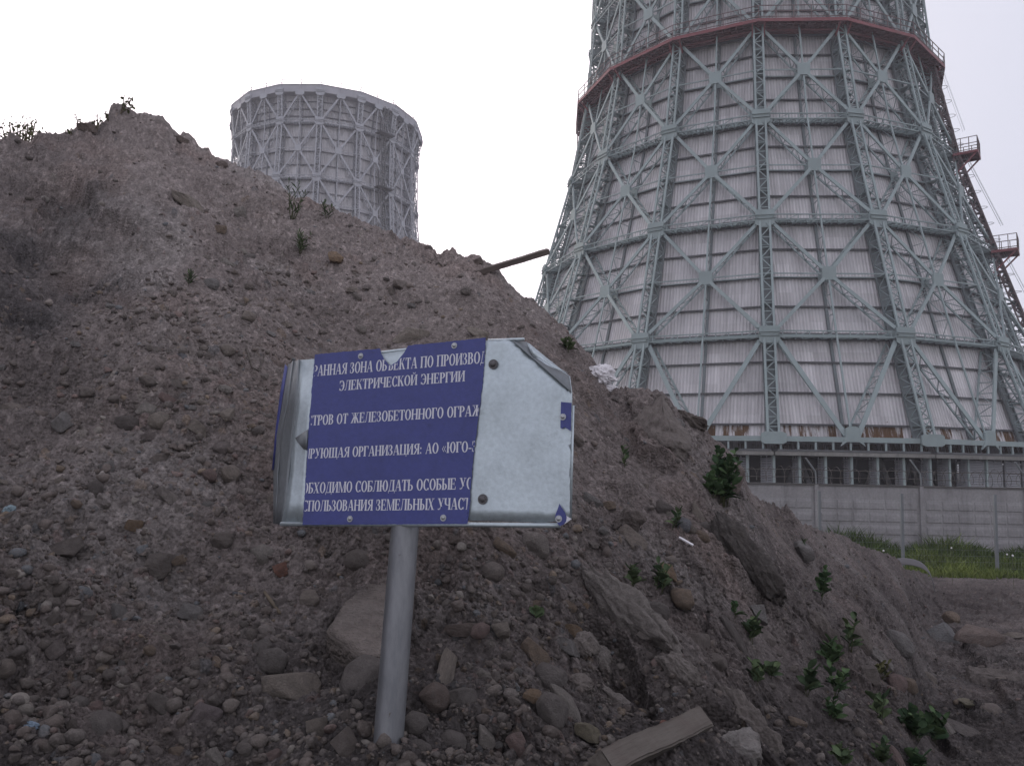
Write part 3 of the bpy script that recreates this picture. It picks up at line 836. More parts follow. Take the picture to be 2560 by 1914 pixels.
def tower_base(T):
    up = np.array([0, 0, 1.0]); zb = T.H[0]
    R0_ = T.R[0]
    def Q(k, r, z):
        k0 = math.floor(k); g_ = k - k0; a0 = T.ph + k0 * PI / 8; a1 = a0 + PI / 8
        return np.array([r * (math.sin(a0) * (1 - g_) + math.sin(a1) * g_), -r * (math.cos(a0) * (1 - g_) + math.cos(a1) * g_), z])
    gb, bb, sb = MB(), MB(), MB()
    for k in range(-5, 8):
        nk = T.nrm(k + .5)
        gb.bar(Q(k, R0_ + .05, zb), Q(k + 1, R0_ + .05, zb), 0.36, 0.16, nk)
        for i in range(9):
            c = Q(k + (i + .4) / 9, R0_ + .02, 0)
            gb.bar(c + up * (zb - .75), c + up * (zb - .2), .13, .12, nk)
        bb.bar(Q(k, R0_ + .12, zb - 1.03), Q(k + 1, R0_ + .12, zb - 1.03), 0.26, 0.5, nk)
        sb.bar(Q(k, R0_ - 1.0, zb - .80), Q(k + 1, R0_ - 1.0, zb - .80), 0.14, 2.5, nk)
    gb.build('base_girder', M['teal'], T.root)
    bb.build('ring_beam', M['beam'], T.root)
    sb.build('eaves_slab', M['girt'], T.root)
    zt = zb - 1.17
    # inside wall and roof deck, near black to put darkness behind the louvres
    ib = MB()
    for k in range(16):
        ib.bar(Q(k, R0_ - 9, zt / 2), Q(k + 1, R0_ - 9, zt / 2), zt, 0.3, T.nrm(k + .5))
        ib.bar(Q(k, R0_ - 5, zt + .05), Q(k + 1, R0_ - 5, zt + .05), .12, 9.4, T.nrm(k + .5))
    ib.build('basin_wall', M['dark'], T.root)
    for k in (1.1, 1.75, 2.05, 2.7, .4):
        stb = MB()
        stb.bar(Q(k, R0_ - 4.4, 1.0), Q(k + .14, R0_ - 4.4, zt), .34, .34, T.nrm(k))
        stb.bar(Q(k + .28, R0_ - 4.4, 1.0), Q(k + .14, R0_ - 4.4, zt), .34, .34, T.nrm(k))
        stb.build('inner_strut', M['girt'], T.root)
    rng = random.Random(5)
    for k in range(-4, 7):
        nk, tk = T.nrm(k + .5), T.tan(k + .5)
        pb = MB()
        for i in range(6):
            if (k + i / 6 > 2.4) and i % 3: continue
            c = Q(k + i / 6, R0_ - .25, 0)
            pb.bar(c, c + up * zt, .17, .14, nk)
            pb.bar(c - nk * .3, c - nk * .3 + up * zt, .08, .4, nk)
        pb.build('base_post', M['teal'], T.root)
        lb = MB(); any_ = False
        for i in range(6):
            kk = k + i / 6
            closed = kk > 2.28 or kk < 0.6
            a, b = Q(kk, R0_ - .3, 0), Q(kk + 1 / 6, R0_ - .3, 0)
            if kk < .95 and kk > .6: closed = False
            w_ = np.linalg.norm(b - a)
            if closed:
                p, q = a + tk * .16, b - tk * .16; nn = nk
            else:
                fr_ = 0.10 if kk > .95 else .5
                q = b - tk * .14; p = b - tk * (w_ * fr_ + .1) - nk * .7
                nn = np.cross(q - p, up); nn /= np.linalg.norm(nn)
            if closed: lb.bar((p + q) / 2 - nk * .12 + up * .05, (p + q) / 2 - nk * .12 + up * (zt - .05), w_ - .3, .03, nk)
            n = int(zt / .12)
            for j in range(n):
                z = .1 + j * .12
                if z > zt - .15: break
                lb.bar(p + up * z, q + up * z, .10, .03, nn + up * .9)
            for e in (0, .5, 1):
                c = p + (q - p) * e - nn * .06; lb.bar(c + up * .02, c + up * (zt - .03), .07, .05, nn)
            any_ = True
        lb.build('louvre', M['louvre'], T.root)
tower_base(T1)

def gallery(T, l, kr):
    up = np.array([0, 0, 1.0]); dk, rl = MB(), MB()
    for k in kr[:-1]:
        nk = T.nrm(k + .5)
        a, b = T.P(l, k, -.95), T.P(l, k + 1, -.95)
        ai, bi = T.P(l, k, .9), T.P(l, k + 1, .9)
        dk.bar((a + ai) / 2 + up * .05, (b + bi) / 2 + up * .05, .05, 1.9, nk)
        dk.bar(a - up * .05, b - up * .05, .30, .08, nk); dk.bar(ai - up * .12, bi - up * .12, .3, .12, nk)
        for dr in (-.5, 0.05, .5): dk.bar(T.P(l, k, dr) - up * .1, T.P(l, k + 1, dr) - up * .1, .18, .08, nk)
        for i in range(12):
            p, q = T.P(l, k + i / 12, -.93), T.P(l, k + i / 12, .88)
            dk.bar(p - up * .14, q - up * .14, .08, .16, up)
        railing(rl, [a + up * .1, b + up * .1], nk)
        for dz in (-.35,): dk.bar(T.P(l, k, .2) + up * dz, T.P(l, k + 1, .2) + up * dz, .16, .14, nk)
    for k in kr:
        n, t = T.nrm(k), T.tan(k); c = T.P(l, k)
        for s_ in (-1, 1): dk.bar(c + t * s_ * .5 - up * 1.1, c + t * s_ * .5 + n * .85 - up * .1, .12, .12, t)
    o = dk.build('gallery', M['red'], T.root); rl.build('railing', M['rail'], o)
gallery(T1, 4, range(-4, 7))

def stair(T, k, lv0, lv1, platforms, mp, mr_, mc):
    up = np.array([0, 0, 1.0]); n, t = T.nrm(k), T.tan(k)
    lad, cage = MB(), MB()
    for l in range(lv0, lv1):
        a, b = T.P(l, k, -.12) + up * .1, T.P(l + 1, k, -.12)
        for s_ in (-1, 1): lad.bar(a + t * s_ * .38, b + t * s_ * .38, .13, .2, n)
        L = np.linalg.norm(b - a); m_ = int(L / .34)
        for i in range(m_):
            c = a + (b - a) * (i + .5) / m_; lad.bar(c - t * .38, c + t * .38, .06, .06, n)
        # the wider red lattice beside the ladder
        for off in (.55, 1.05): lad.bar(a + t * off - n * .1, b + t * off - n * .1, .10, .12, n)
        zig(lad, a + t * .55 - n * .1, a + t * 1.05 - n * .1, b + t * .55 - n * .1, b + t * 1.05 - n * .1, 12, .09, n)
        for o2 in (-.55, -1.0):
            lad.bar(a + t * o2 + n * .1, b + t * o2 + n * .1, .11, .13, n); lad.bar(a + t * o2 - n * .45, b + t * o2 - n * .45, .11, .13, n)
            zig(lad, a + t * o2 + n * .1, a + t * o2 - n * .45, b + t * o2 + n * .1, b + t * o2 - n * .45, 14, .09, t)
        zig(lad, a - t * .55 + n * .1, a - t * 1.0 + n * .1, b - t * .55 + n * .1, b - t * 1.0 + n * .1, 14, .09, n)
        for i in range(5):
            c = a + (b - a) * (i + .5) / 5
            lad.bar(c - n * .9 + t * .3, c + n * .1 + t * .3, .16, .12, up)
            if i in (1, 3): lad.bar(c - n * .2 + t * .1, c + n * .15 + t * .1, 1.6, .1, up)
        for i in range(6):
            c = a + (b - a) * (i + .6) / 6
            pts = [c + t * (.4 * math.cos(x)) + n * (.12 + .5 * math.sin(x)) for x in np.linspace(0, PI, 9)]
            cage.tube(pts, .028, 4)
        for x in (PI * .2, PI * .35, PI * .5, PI * .65, PI * .8):
            o_ = t * (.4 * math.cos(x)) + n * (.12 + .5 * math.sin(x))
            cage.bar(a + up * 2.2 + o_ + (b - a) / L * 0, b + o_, .045, .02, n)
    o = lad.build('ladder', M['ladder'], T.root); cage.build('safety_cage', mc, o)
    for l in platforms:
        pb, rb = MB(), MB(); c = T.P(l, k) + up * -.2
        x0, x1, yw = -.2, 1.75, 1.15
        pb.bar(c + n * ((x0 + x1) / 2) - t * yw, c + n * ((x0 + x1) / 2) + t * yw, x1 - x0, .07, up)
        for yy in (-yw, 0, yw): pb.bar(c + n * x0 + t * yy - up * .12, c + n * x1 + t * yy - up * .12, .12, .2, up)
        pb.bar(c + n * x1 - t * yw - up * .1, c + n * x1 + t * yw - up * .1, .10, .26, up)
        for yy in (-yw + .1, yw - .1): pb.bar(c + n * (x1 - .1) + t * yy - up * .2, c + n * -.1 + t * yy - up * 2.0, .12, .12, t)
        railing(rb, [c + n * x0 - t * yw, c + n * x1 - t * yw, c + n * x1 + t * yw, c + n * x0 + t * yw], n, 1.3, .62)
        o = pb.build('platform', mp, T.root); rb.build('railing', mr_, o)
stair(T1, 4, 0, 4, (1, 2, 3), M['red'], M['rail'], M['galv'])
def short_ladder(T, k, lv, drop):
    up = np.array([0, 0, 1.0]); n, t = T.nrm(k), T.tan(k); lb = MB()
    a = T.P(lv, k, -.9) + up * -.1; b = a - up * drop
    for s_ in (-1, 1):
        for d in (0, .75): lb.bar(a + t * s_ * .4 - n * d, b + t * s_ * .4 - n * d, .07, .07, n)
    for i in range(int(drop / .34)):
        c = a - up * (i * .34 + .2)
        lb.bar(c - t * .4, c + t * .4, .05, .05, n)
        if i % 3 == 0:
            for s_ in (-1, 1): lb.bar(c + t * s_ * .4, c + t * s_ * .4 - n * .75, .05, .05, t)
    lb.build('ladder', M['rail'], T.root)
short_ladder(T1, -2.45, 4, 4.6)

AZ2, D2 = R_(-14.403), 143.75
T2_R = [27.0, 24.6, 22.0, 19.6, 18.1, 17.21, 17.0, 17.55]
T2_H = [2.05, 9.6, 18.6, 27.8, 36.9, 46.48, 56.18, 61.06]
T2 = Tower('cooling_tower', 'far cooling tower with grey frame and railed rim, seen beyond the soil heap', D2 * math.sin(AZ2), D2 * math.cos(AZ2), R_(-13.339), T2_R, T2_H, 1.4)
clad2 = cladding('pale_grey_corrugated_sheet', (0.63, 0.615, 0.65), False, 0, 0)
MB.k = 0.92
build_tower(T2, range(-4, 8), clad2, M['grey_paint'], M['grey_in'], M['grey_girt'], 3, 7, False, top_v=True)
MB.k = 1.0
def rim(T):
    up = np.array([0, 0, 1.0]); cb, rb = MB(), MB()
    z0, z1 = T.H[7] - .05, T.H[7] + 1.5
    for k in range(16):
        nk = T.nrm(k + .5)
        a, b = T.P(7, k, 0), T.P(7, k + 1, 0)
        cb.bar(a + up * .50, b + up * .50, 1.3, .12, nk)
        cb.bar(T.P(7, k, .75) + up * 1.1, T.P(7, k + 1, .75) + up * 1.1, .10, 1.5, nk)
        cb.bar(T.P(7, k, .75) - up * .12, T.P(7, k + 1, .75) - up * .12, .10, 1.5, nk)
        for i in (0, .5):
            cb.bar(T.P(7, k + i, -.1) - up * .1, T.P(7, k + i, -.1) + up * 1.1, .22, .12, nk)
        cb.bar(T.P(7, k, -.06) + up * 1.12, T.P(7, k + 1, -.06) + up * 1.12, .10, .16, nk)
        p, q = T.P(7, k, .5) + up * 1.2, T.P(7, k + 1, .5) + up * 1.2
        MB.k = 1.15; railing(rb, [p, q], nk, 1.0, 3.4); MB.k = 1.0
    o = cb.build('rim_band', M['rim'], T.root); rb.build('railing', M['rail'], o)
    # stair shaft down the facet on the side towards the near tower
    sb = MB(); n, t = T.nrm(2.72), T.tan(2.72)
    for l in (4, 5, 6):
        a, b = T.P(l, 2.72, -.3), T.P(l + 1, 2.72, -.3)
        for s_ in (-1, 1):
            for d in (0, .7): sb.bar(a + t * s_ * .42 - n * d, b + t * s_ * .42 - n * d, .16, .12, n)
        L = np.linalg.norm(b - a)
        for i in range(int(L / .42)):
            c = a + (b - a) * (i + .5) / int(L / .42); sb.bar(c - t * .42, c + t * .42, .1, .1, n)
        c = T.P(l, 2.72)
        sb.bar(c + n * .6 - t * 1.6, c + n * .6 + t * 1.6, 1.6, .1, up)
        railing(sb, [c + n * 1.35 - t * 1.6, c + n * 1.35 + t * 1.6], n, 1.1, .8)
    sb.build('ladder', M['girt'], T.root)
rim(T2)

# ------------------------------------------------------------------ concrete wall, mesh fence, grass
def hit_y(u, v, y):
    d = ray(u, v); return CAMP + d * (y / d.y)
WY = 31.0
WTOP = hit_y(2100, 1214, WY).z
def wall():
    root = empty('concrete_wall', (hit_y(2040, 1214, WY).x, WY, 0))
    tag(root, 'grey precast concrete wall with rows of raised blocks, topped by barbed wire', 'wall')
    x0 = root.location.x; pw = hit_y(2302, 1214, WY).x - x0
    hrow = 0.5; zt = WTOP
    for p in range(-6, 6):
        pb = MB(); xa, xb = p * pw + .02, (p + 1) * pw - .02
        pb.bar((xa, .09, zt / 2), (xb, .09, zt / 2), .18, zt, (0, 0, 1))
        nb = 6; bw = (xb - xa - .3) / nb
        for r in range(4):
            zc = zt - .52 - r * hrow
            for i in range(nb):
                a = xa + .15 + i * bw
                m_, d_ = .05, .026
                z1, z0 = zc, zc - hrow + .1
                V = [(a + .01, 0, z0), (a + bw - .01, 0, z0), (a + bw - .01, 0, z1), (a + .01, 0, z1),
                     (a + m_, -d_, z0 + .05), (a + bw - m_, -d_, z0 + .05), (a + bw - m_, -d_, z1 - .13), (a + m_, -d_, z1 - .13)]
                pb.add(V, [[4, 5, 6, 7], [0, 1, 5, 4], [1, 2, 6, 5], [2, 3, 7, 6], [3, 0, 4, 7], [0, 3, 2, 1]])
        o = pb.build('wall_panel', M['wall'], root)
        cb = MB(); cb.bar((xa - .02, .08, zt + .035), (xb + .02, .08, zt + .035), .07, .26, (0, 1, 0)); cb.build('coping', M['coping'], o)
    ab, wb = MB(), MB()
    pts_y = []
    for p in range(-5, 6):
        x = p * pw
        ab.tube([(x, -.02, zt - .9), (x, -.02, zt + .25), (x - .02, -.02, zt + .55), (x - .42, -.05, zt + 1.1)], .032, 6)
        mb_ = MB(); mb_.bar((x, -.03, 0), (x, -.03, zt + .03), .16, .1, (0, 1, 0)); mb_.build('wall_post', M['wall'], root)
    ab.build('wire_arm', M['fence'], root)
    L0, L1 = -5 * pw, 5 * pw
    for z, dx in ((zt + .32, -.02), (zt + .62, -.05)):
        n = 40; wb.tube([(L0 + (L1 - L0) * i / n, -.03, z + .015 * math.sin(i * 1.7)) for i in range(n + 1)], .012, 4)
    n = 1500
    wb.tube([(L0 + (L1 - L0) * i / n, -.03 + .27 * math.cos(i * .47), zt + .42 + (.30 + .05 * math.sin(i * .083)) * math.sin(i * .47)) for i in range(n)], .0085, 3)
    wb.build('barbed_wire', M['wire'], root)
wall()
FY = 26.5
def mesh_fence():
    xs = [hit_y(u, v, FY) for u, v in ((2046, 1216), (2252, 1229), (2485, 1236))]
    root = empty('mesh_fence', (xs[0].x, FY, 0))
    tag(root, 'low welded wire mesh fence on grey steel posts standing in the grass', 'fence')
    st = xs[1].x - xs[0].x; base = xs[0].x
    px = [xs[0].x - st * 2, xs[0].x - st, xs[0].x, xs[1].x, xs[2].x, xs[2].x + st, xs[2].x + 2 * st]
    for i, x in enumerate(px):
        pb = MB(); zt = 2.62 - .03 * (i % 2)
        pb.bar((x - base, 0, 0), (x - base + .02, 0, zt), .085, .085, (0, 1, 0)); pb.bar((x - base + .02, 0, zt), (x - base + .02, 0, zt + .02), .10, .10, (0, 1, 0))
        pb.build('fence_post', M['fence'], root)
    wb = MB()
    for z in np.arange(.15, 2.5, .2): wb.bar((px[0] - base, -.05, z), (px[-1] - base, -.05, z), .005, .005, (0, 1, 0))
    for x in np.arange(px[0], px[-1], .1): wb.bar((x - base, -.055, .1), (x - base, -.055, 2.5), .0022, .0022, (0, 1, 0))
    wb.build('wire_mesh', M['fence'], root)
mesh_fence()
def grass():
    rng = np.random.default_rng(4)
    n = 52000
    y = 17.5 + 13.3 * rng.random(n) ** 0.9
    x = rng.uniform(4.5, 27, n)
    az = np.arctan2(x, y); r = np.hypot(x, y)
    lim = rho_of(az) - 0.7 + 0.8 * fbm(x * .6, y * .6, 3, 3)
    clump = fbm(x * .5, y * .5, 8, 4)
    ok = (r > lim) & (clump + rng.normal(0, .35, n) > -.55)
    x, y, clump = x[ok], y[ok], clump[ok]; n = len(x)
    near_wall = np.clip((y - 26.5) / 3.5, 0, 1)
    h = (0.20 + 0.24 * rng.random(n)) * (0.8 + 0.5 * np.clip(clump, -.6, 1)) + near_wall * (.3 + .7 * rng.random(n)) * np.clip(.55 + .55 * fbm(x * .35, y * .2, 19, 2), .2, 1) * np.clip(2.0 - .13 * (x - 11), .55, 2.0)
    wd = 0.012 + 0.016 * rng.random(n) + near_wall * .01
    th = rng.uniform(0, 2 * PI, n); ln = rng.uniform(.1, .75, n) * h; la = rng.uniform(0, 2 * PI, n)
    V = np.zeros((n, 5, 3))
    cx, cy = np.cos(th) * wd, np.sin(th) * wd
    for j, (t, s_) in enumerate(((0, -1), (0, 1), (.55, -.8), (.55, .8), (1, 0))):
        V[:, j, 0] = x + cx * s_ + ln * np.cos(la) * t * t; V[:, j, 1] = y + cy * s_ + ln * np.sin(la) * t * t
        V[:, j, 2] = h * t * (1 - .12 * t) - (.02 if j < 2 else 0)
    base = np.arange(n)[:, None] * 5
    Q = base + np.array([0, 1, 3, 2]); T_ = base + np.array([2, 3, 4])
    c = np.clip(.45 + .5 * clump + rng.normal(0, .18, n) - .45 * near_wall, 0, 1)
    o = mesh_np('grass', V.reshape(-1, 3), [Q, T_], M['grass'], col=np.repeat(c, 5)[:, None] * np.ones(3))
    tag(o, 'uneven green grass and weeds growing before the concrete wall', 'grass', kind='stuff')
    # pale dandelion heads
    for i, (u, v) in enumerate(((2207, 1376), (2377, 1369), (2516, 1385), (2530, 1388), (2252, 1397))):
        p = hit_y(u, v, 20.5 + (i % 3))
        st = MB(); st.tube([(p.x, p.y, 0), (p.x + .02, p.y, p.z)], .004, 4)
        rt = empty('dandelion', (p.x, p.y, 0))
        lab = ('white dandelion head at the edge of the soil heap, farthest towards the tall beam', 'white dandelion head standing alone midway between the two mesh fence posts', 'upper of the two white dandelion heads past the last mesh fence post', 'lower of the two white dandelion heads past the last mesh fence post', 'small yellowish dandelion head just above the bent grey strip')[i]
        tag(rt, lab if i else 'white dandelion head in the grass just beyond the foot of the heap', 'flower', 'dandelions in the grass')
        s1 = st.build('stem', M['stem']); s1.parent = rt; s1.location = (-p.x, -p.y, 0)
        me = bpy.data.meshes.new('flower_head'); b_ = bmesh.new(); bmesh.ops.create_icosphere(b_, subdivisions=2, radius=.026)
        for q in b_.verts: q.co *= random.uniform(.75, 1.15)
        b_.to_mesh(me); b_.free(); me.materials.append(M['white_plastic'])
        h_ = bpy.data.objects.new('flower_head', me); COL.objects.link(h_); h_.parent = rt; h_.location = (.02, 0, p.z)
grass()

# ------------------------------------------------------------------ the sign
_a, _b, _cc = R_(-21.57), R_(-7.181), R_(-3.018)
SM = Matrix.Rotation(_a, 3, 'Z') @ Matrix.Rotation(_b, 3, 'X') @ Matrix.Rotation(_cc, 3, 'Y')
SX, SN, SZ = SM @ Vector((1, 0, 0)), SM @ Vector((0, -1, 0)), SM @ Vector((0, 0, 1))   # right, towards viewer, up
SO = Vector((-0.4317, 2.8, CAMZ + 0.0995))
def crop(x, y): return 640 + x * .37975, 800 + y * .37975
def on_sign(x, y, off=0.0):
    """point of the sign's plane (or of a plane off metres in front) for a point of the photo's sign close-up, as (a, b) in the plane"""
    d = ray(*crop(x, y)); o = SO + SN * off
    t = (o - CAMP).dot(SN) / d.dot(SN); p = CAMP + d * t - o
    return p.dot(SX), p.dot(SZ)
def sm_paint(name, c, rough=0.35, metal=0.0):
    a = Mat(name); v = a.coord('Object')
    n1 = a.noise(v, 5, 5, .65); n2 = a.noise(v, 60, 3)
    cc = a.mix(a.ramp(n1, ((.5, 0.0), (.8, .5))), c, tuple(x * .55 for x in c))
    cc = a.mix(1.0, cc, a.ramp(n2, ((.3, .9), (.7, 1.06))), 'MULTIPLY')
    sc_ = a.noise(a.coord('Object', (1, 6, 1)), 9, 6, .8)
    cc = a.mix(a.ramp(sc_, ((.62, 0.0), (.7, .45))), cc, tuple(x * .45 for x in c))
    a.bump(n1, .25, .02)
    return a.fin(cc, rough, .5, metal)
M['zinc'] = sm_paint('zinc_sheet', (0.445, 0.505, 0.545), .40, .55)
M['zinc_dark'] = sm_paint('dark_zinc_sheet', (0.17, 0.185, 0.20), .5, .4)  # darker zinc for the bent side and the folded corner
M['film'] = sm_paint('faded_blue_film', (0.036, 0.046, 0.205), .45)
M['letter'] = Mat('white_print').fin((0.60, 0.60, 0.66), .6, .2)
M['bolt'] = Mat('bolt_steel').fin((0.33, 0.34, 0.36), .35, .5, .7)
M['bolt_dark'] = Mat('rusty_bolt').fin((0.10, 0.095, 0.10), .5, .4, .4)
sign = empty('warning_sign', tuple(SO))
sign.rotation_euler = Matrix((SX, SN * -1, SZ)).transposed().to_euler()
tag(sign, 'battered blue and bare metal sign board with torn white lettering on a leaning pole', 'sign')
# in the sign's own axes: x right, y away from the viewer, z up
def poly_obj(name, pts, mat, y0, th, parent, notch=None):
    """flat cut-out between depth y0 (front) and y0 + th"""
    mb = MB(); mb.plate((0, y0 + th / 2, 0), (1, 0, 0), (0, 0, 1), [(x, z) for x, z in pts], th)
    return mb.build(name, mat, parent)
def S(*pts): return [on_sign(*p) for p in pts]
def bumpy_sheet(name, outl, mat, y0, amp, parent, depth_fn=None):
    """sheet of metal cut to an outline, dented, with a back face"""
    b_ = bmesh.new()
    vs = [b_.verts.new((x, y0, z)) for x, z in outl]
    f = b_.faces.new(vs); bmesh.ops.triangulate(b_, faces=[f])
    for _ in range(4):
        bmesh.ops.subdivide_edges(b_, edges=[e for e in b_.edges if e.calc_length() > .045], cuts=1, use_grid_fill=False)
        bmesh.ops.triangulate(b_, faces=b_.faces[:])
    for v in b_.verts:
        x, z = v.co.x, v.co.z
        v.co.y += amp * float(fbm(np.array([x * 4.0 + 3]), np.array([z * 4.0]), 12, 3)[0])
        if depth_fn: v.co.y += depth_fn(x, z)
    bmesh.ops.recalc_face_normals(b_, faces=b_.faces[:])
    me = bpy.data.meshes.new(name); b_.to_mesh(me); b_.free()
    me.polygons.foreach_set('use_smooth', np.ones(len(me.polygons), bool))
    me.materials.append(mat)
    o = bpy.data.objects.new(name, me); COL.objects.link(o); o.parent = parent
    so = o.modifiers.new('thickness', 'SOLIDIFY'); so.thickness = .0018; so.offset = 0
    return o
# main board: bare metal, with a fold across its upper corner and a bend along its other side
fold_a, fold_b = on_sign(1690, 142), on_sign(2082, 482)
def fold_depth(x, z):
    dx, dz = fold_b[0] - fold_a[0], fold_b[1] - fold_a[1]; L = math.hypot(dx, dz)
    s_ = ((x - fold_a[0]) * dz - (z - fold_a[1]) * dx) / L      # negative beyond the fold
    d = max(0.0, -s_)
    cx, cz = on_sign(1585, 300)
    dent = .010 * math.exp(-((x - cx) ** 2 + (z - cz) ** 2) / .0015)
    return d * 1.5 + dent
def side(p, q, x, z): return (q[0] - p[0]) * (z - p[1]) - (q[1] - p[1]) * (x - p[0])
mainp = S((385, 262), (800, 222), (1200, 178), (1520, 137), (1690, 128), (1765, 127), (1872, 215), (2035, 345), (2082, 482), (2072, 900), (2062, 1312), (1900, 1330), (1400, 1318), (700, 1330), (300, 1330), (345, 800))
board = bumpy_sheet('board', mainp, M['zinc'], .0, .006, sign, fold_depth)
# dark back turned up along the folded corner
ft = S((1692, 141), (1764, 127), (1800, 175), (1815, 232), (1905, 290), (1990, 322), (2040, 350), (2080, 480), (1960, 372), (1840, 268), (1750, 190))
fo = bumpy_sheet('folded_corner', ft, M['zinc_dark'], -.006, .002, board, lambda x, z: fold_depth(x, z) * .8)
tag(fo, 'dark folded corner')
fl = S((1772, 140), (1868, 212), (1900, 262), (2036, 335), (1965, 312), (1868, 250), (1822, 232), (1802, 172))
bumpy_sheet('torn_lip', fl, M['zinc'], -.014, .002, board, lambda x, z: fold_depth(x, z) * .7)
# rolled edge along the bottom and the sides
eb = MB()
def edge_tube(pp, off, r):
    eb.tube([(x, off, z) for x, z in pp], r, 6)
edge_tube(S((160, 1341), (700, 1343), (1400, 1345), (2000, 1350)), .004, .0085)
edge_tube(S((2066, 1310), (2076, 900), (2084, 560)), .006, .005)
edge_tube(S((390, 256), (790, 214), (1000, 188)), .008, .006)
edge_tube(S((1522, 131), (1760, 122)), .008, .006)
eb.build('rolled_edge', M['zinc'], board, True)
# bent side: two strips turning back from the crease
cre = [(290, 262), (268, 560), (240, 780), (222, 1000), (196, 1200), (166, 1342)]
inn = [(400, 255), (368, 560), (352, 780), (345, 1000), (330, 1200), (316, 1342)]
mid = [(250, 268), (205, 560), (165, 760), (150, 1000), (135, 1200), (128, 1342)]
outr = [(212, 292), (168, 560), (138, 760), (115, 1000), (112, 1200), (118, 1338)]
def strip(name, A, B, dA, dB, mat, parent, amp=.004):
    V, Q = [], []
    n = len(A)
    for i in range(n):
        for j in range(5):
            t = j / 4; x = A[i][0] * (1 - t) + B[i][0] * t; y = A[i][1] * (1 - t) + B[i][1] * t
            d = dA[i] * (1 - t) + dB[i] * t
            a, b = on_sign(x, y, -d); V.append((a, d + amp * math.sin(i * 2.1 + j * 1.3), b))
    for i in range(n - 1):
        for j in range(4): Q.append([i * 5 + j, i * 5 + j + 1, (i + 1) * 5 + j + 1, (i + 1) * 5 + j])
    o = mesh_np(name, V, np.array(Q), mat, parent, smooth=True)
    so = o.modifiers.new('thickness', 'SOLIDIFY'); so.thickness = .002; so.offset = 0
    return o
dn = [.006, .016, .038, .022, .012, .006]
strip('bent_side', cre, inn, dn, [-.001] * 6, M['zinc'], board, .0015)
d1 = [.05, .06, .085, .075, .06, .05]
d2 = [.12, .125, .14, .135, .12, .10]
s1 = strip('bent_side', mid, cre, d1, dn, M['zinc_dark'], board); tag(s1, 'dark side bent back from the crease')
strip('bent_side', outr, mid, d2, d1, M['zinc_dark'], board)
# crumple below the crease
cr_ = S((236, 770), (352, 722), (345, 858), (318, 850), (262, 800))
bumpy_sheet('dented_flap', cr_, M['zinc_dark'], -.010, .002, board, lambda x, z: 0.02 * max(0, on_sign(345, 800)[0] - x) / .05)
bl = [(200, 292), (178, 480), (150, 700), (112, 980)]
br = [(214, 296), (196, 480), (166, 700), (116, 980)]
o = strip('blue_film', [(192, 290), (160, 480), (132, 700), (106, 985)], [(208, 312), (178, 490), (146, 700), (114, 985)], [.128, .13, .14, .14], [.118, .122, .132, .13], M['film'], board, 0)
# blue film with its torn notch, and the two scraps left on the bare metal
FILM = [(396, 229), (640, 206), (822, 190), (830, 222), (848, 258), (880, 296), (900, 300), (940, 270), (978, 222), (1008, 170), (1250, 148), (1518, 119), (1500, 400), (1470, 640), (1440, 880), (1412, 1180), (1390, 1341), (1050, 1343), (640, 1345), (314, 1347), (338, 1000), (356, 680), (378, 420)]
def ragged(pts, step=14, amp=2.6):
    rg_ = random.Random(3); out_ = []
    for (x0, y0), (x1, y1) in zip(pts, pts[1:] + pts[:1]):
        n_ = max(1, int(math.hypot(x1 - x0, y1 - y0) / step)); out_.append((x0, y0))
        for i in range(1, n_): out_.append((x0 + (x1 - x0) * i / n_ + rg_.uniform(-amp, amp), y0 + (y1 - y0) * i / n_ + rg_.uniform(-amp, amp) * .6))
    return out_
film = poly_obj('blue_film', S(*ragged(FILM)), M['film'], -.0075, .0012, sign)
poly_obj('blue_film', S((2012, 540), (2082, 547), (2076, 732), (2052, 716), (2034, 705), (2022, 716), (2008, 712)), M['film'], -.0075, .0012, sign)
def drop():
    pts = [(2003, 1208), (2018, 1235), (2040, 1268), (2050, 1298), (2046, 1325), (2030, 1345), (2004, 1356), (1986, 1330), (1974, 1302), (1978, 1276), (1992, 1240)]
    poly_obj('blue_film', S(*pts), M['film'], -.0085, .0012, sign)
    poly_obj('paper_scrap', S((2048, 1288), (2082, 1308), (2034, 1344), (2046, 1322)), M['letter'], -.0078, .0008, sign)
    poly_obj('blue_film', S((1390, 1341), (1412, 1180), (1418, 1180), (1398, 1338)), M['film'], -.0072, .0006, sign)
drop()
def bolt(x, y, mat, r=.0095, washer=True, off=-.009):
    a, b = on_sign(x, y)
    bm_ = bmesh.new()
    if washer:
        bmesh.ops.create_cone(bm_, segments=20, radius1=r * 1.55, radius2=r * 1.5, depth=.002, cap_ends=True)
    q = bmesh.ops.create_uvsphere(bm_, u_segments=16, v_segments=8, radius=r)
    for v in q['verts']: v.co.z = max(0, v.co.z) * .7 + .001
    me = bpy.data.meshes.new('bolt'); bm_.to_mesh(me); bm_.free(); me.materials.append(mat)
    o = bpy.data.objects.new('bolt', me); COL.objects.link(o); o.parent = sign
    o.location = (a, off, b); o.rotation_euler = (PI / 2, 0, 0)
for p in ((697, 240), (1312, 172), (627, 1308), (1240, 1302), (2025, 640), (1998, 1308)): bolt(*p, M['bolt'], .0075)
for p in ((1563, 291), (1494, 1178)): bolt(*p, M['bolt_dark'], .0115, off=-.004)
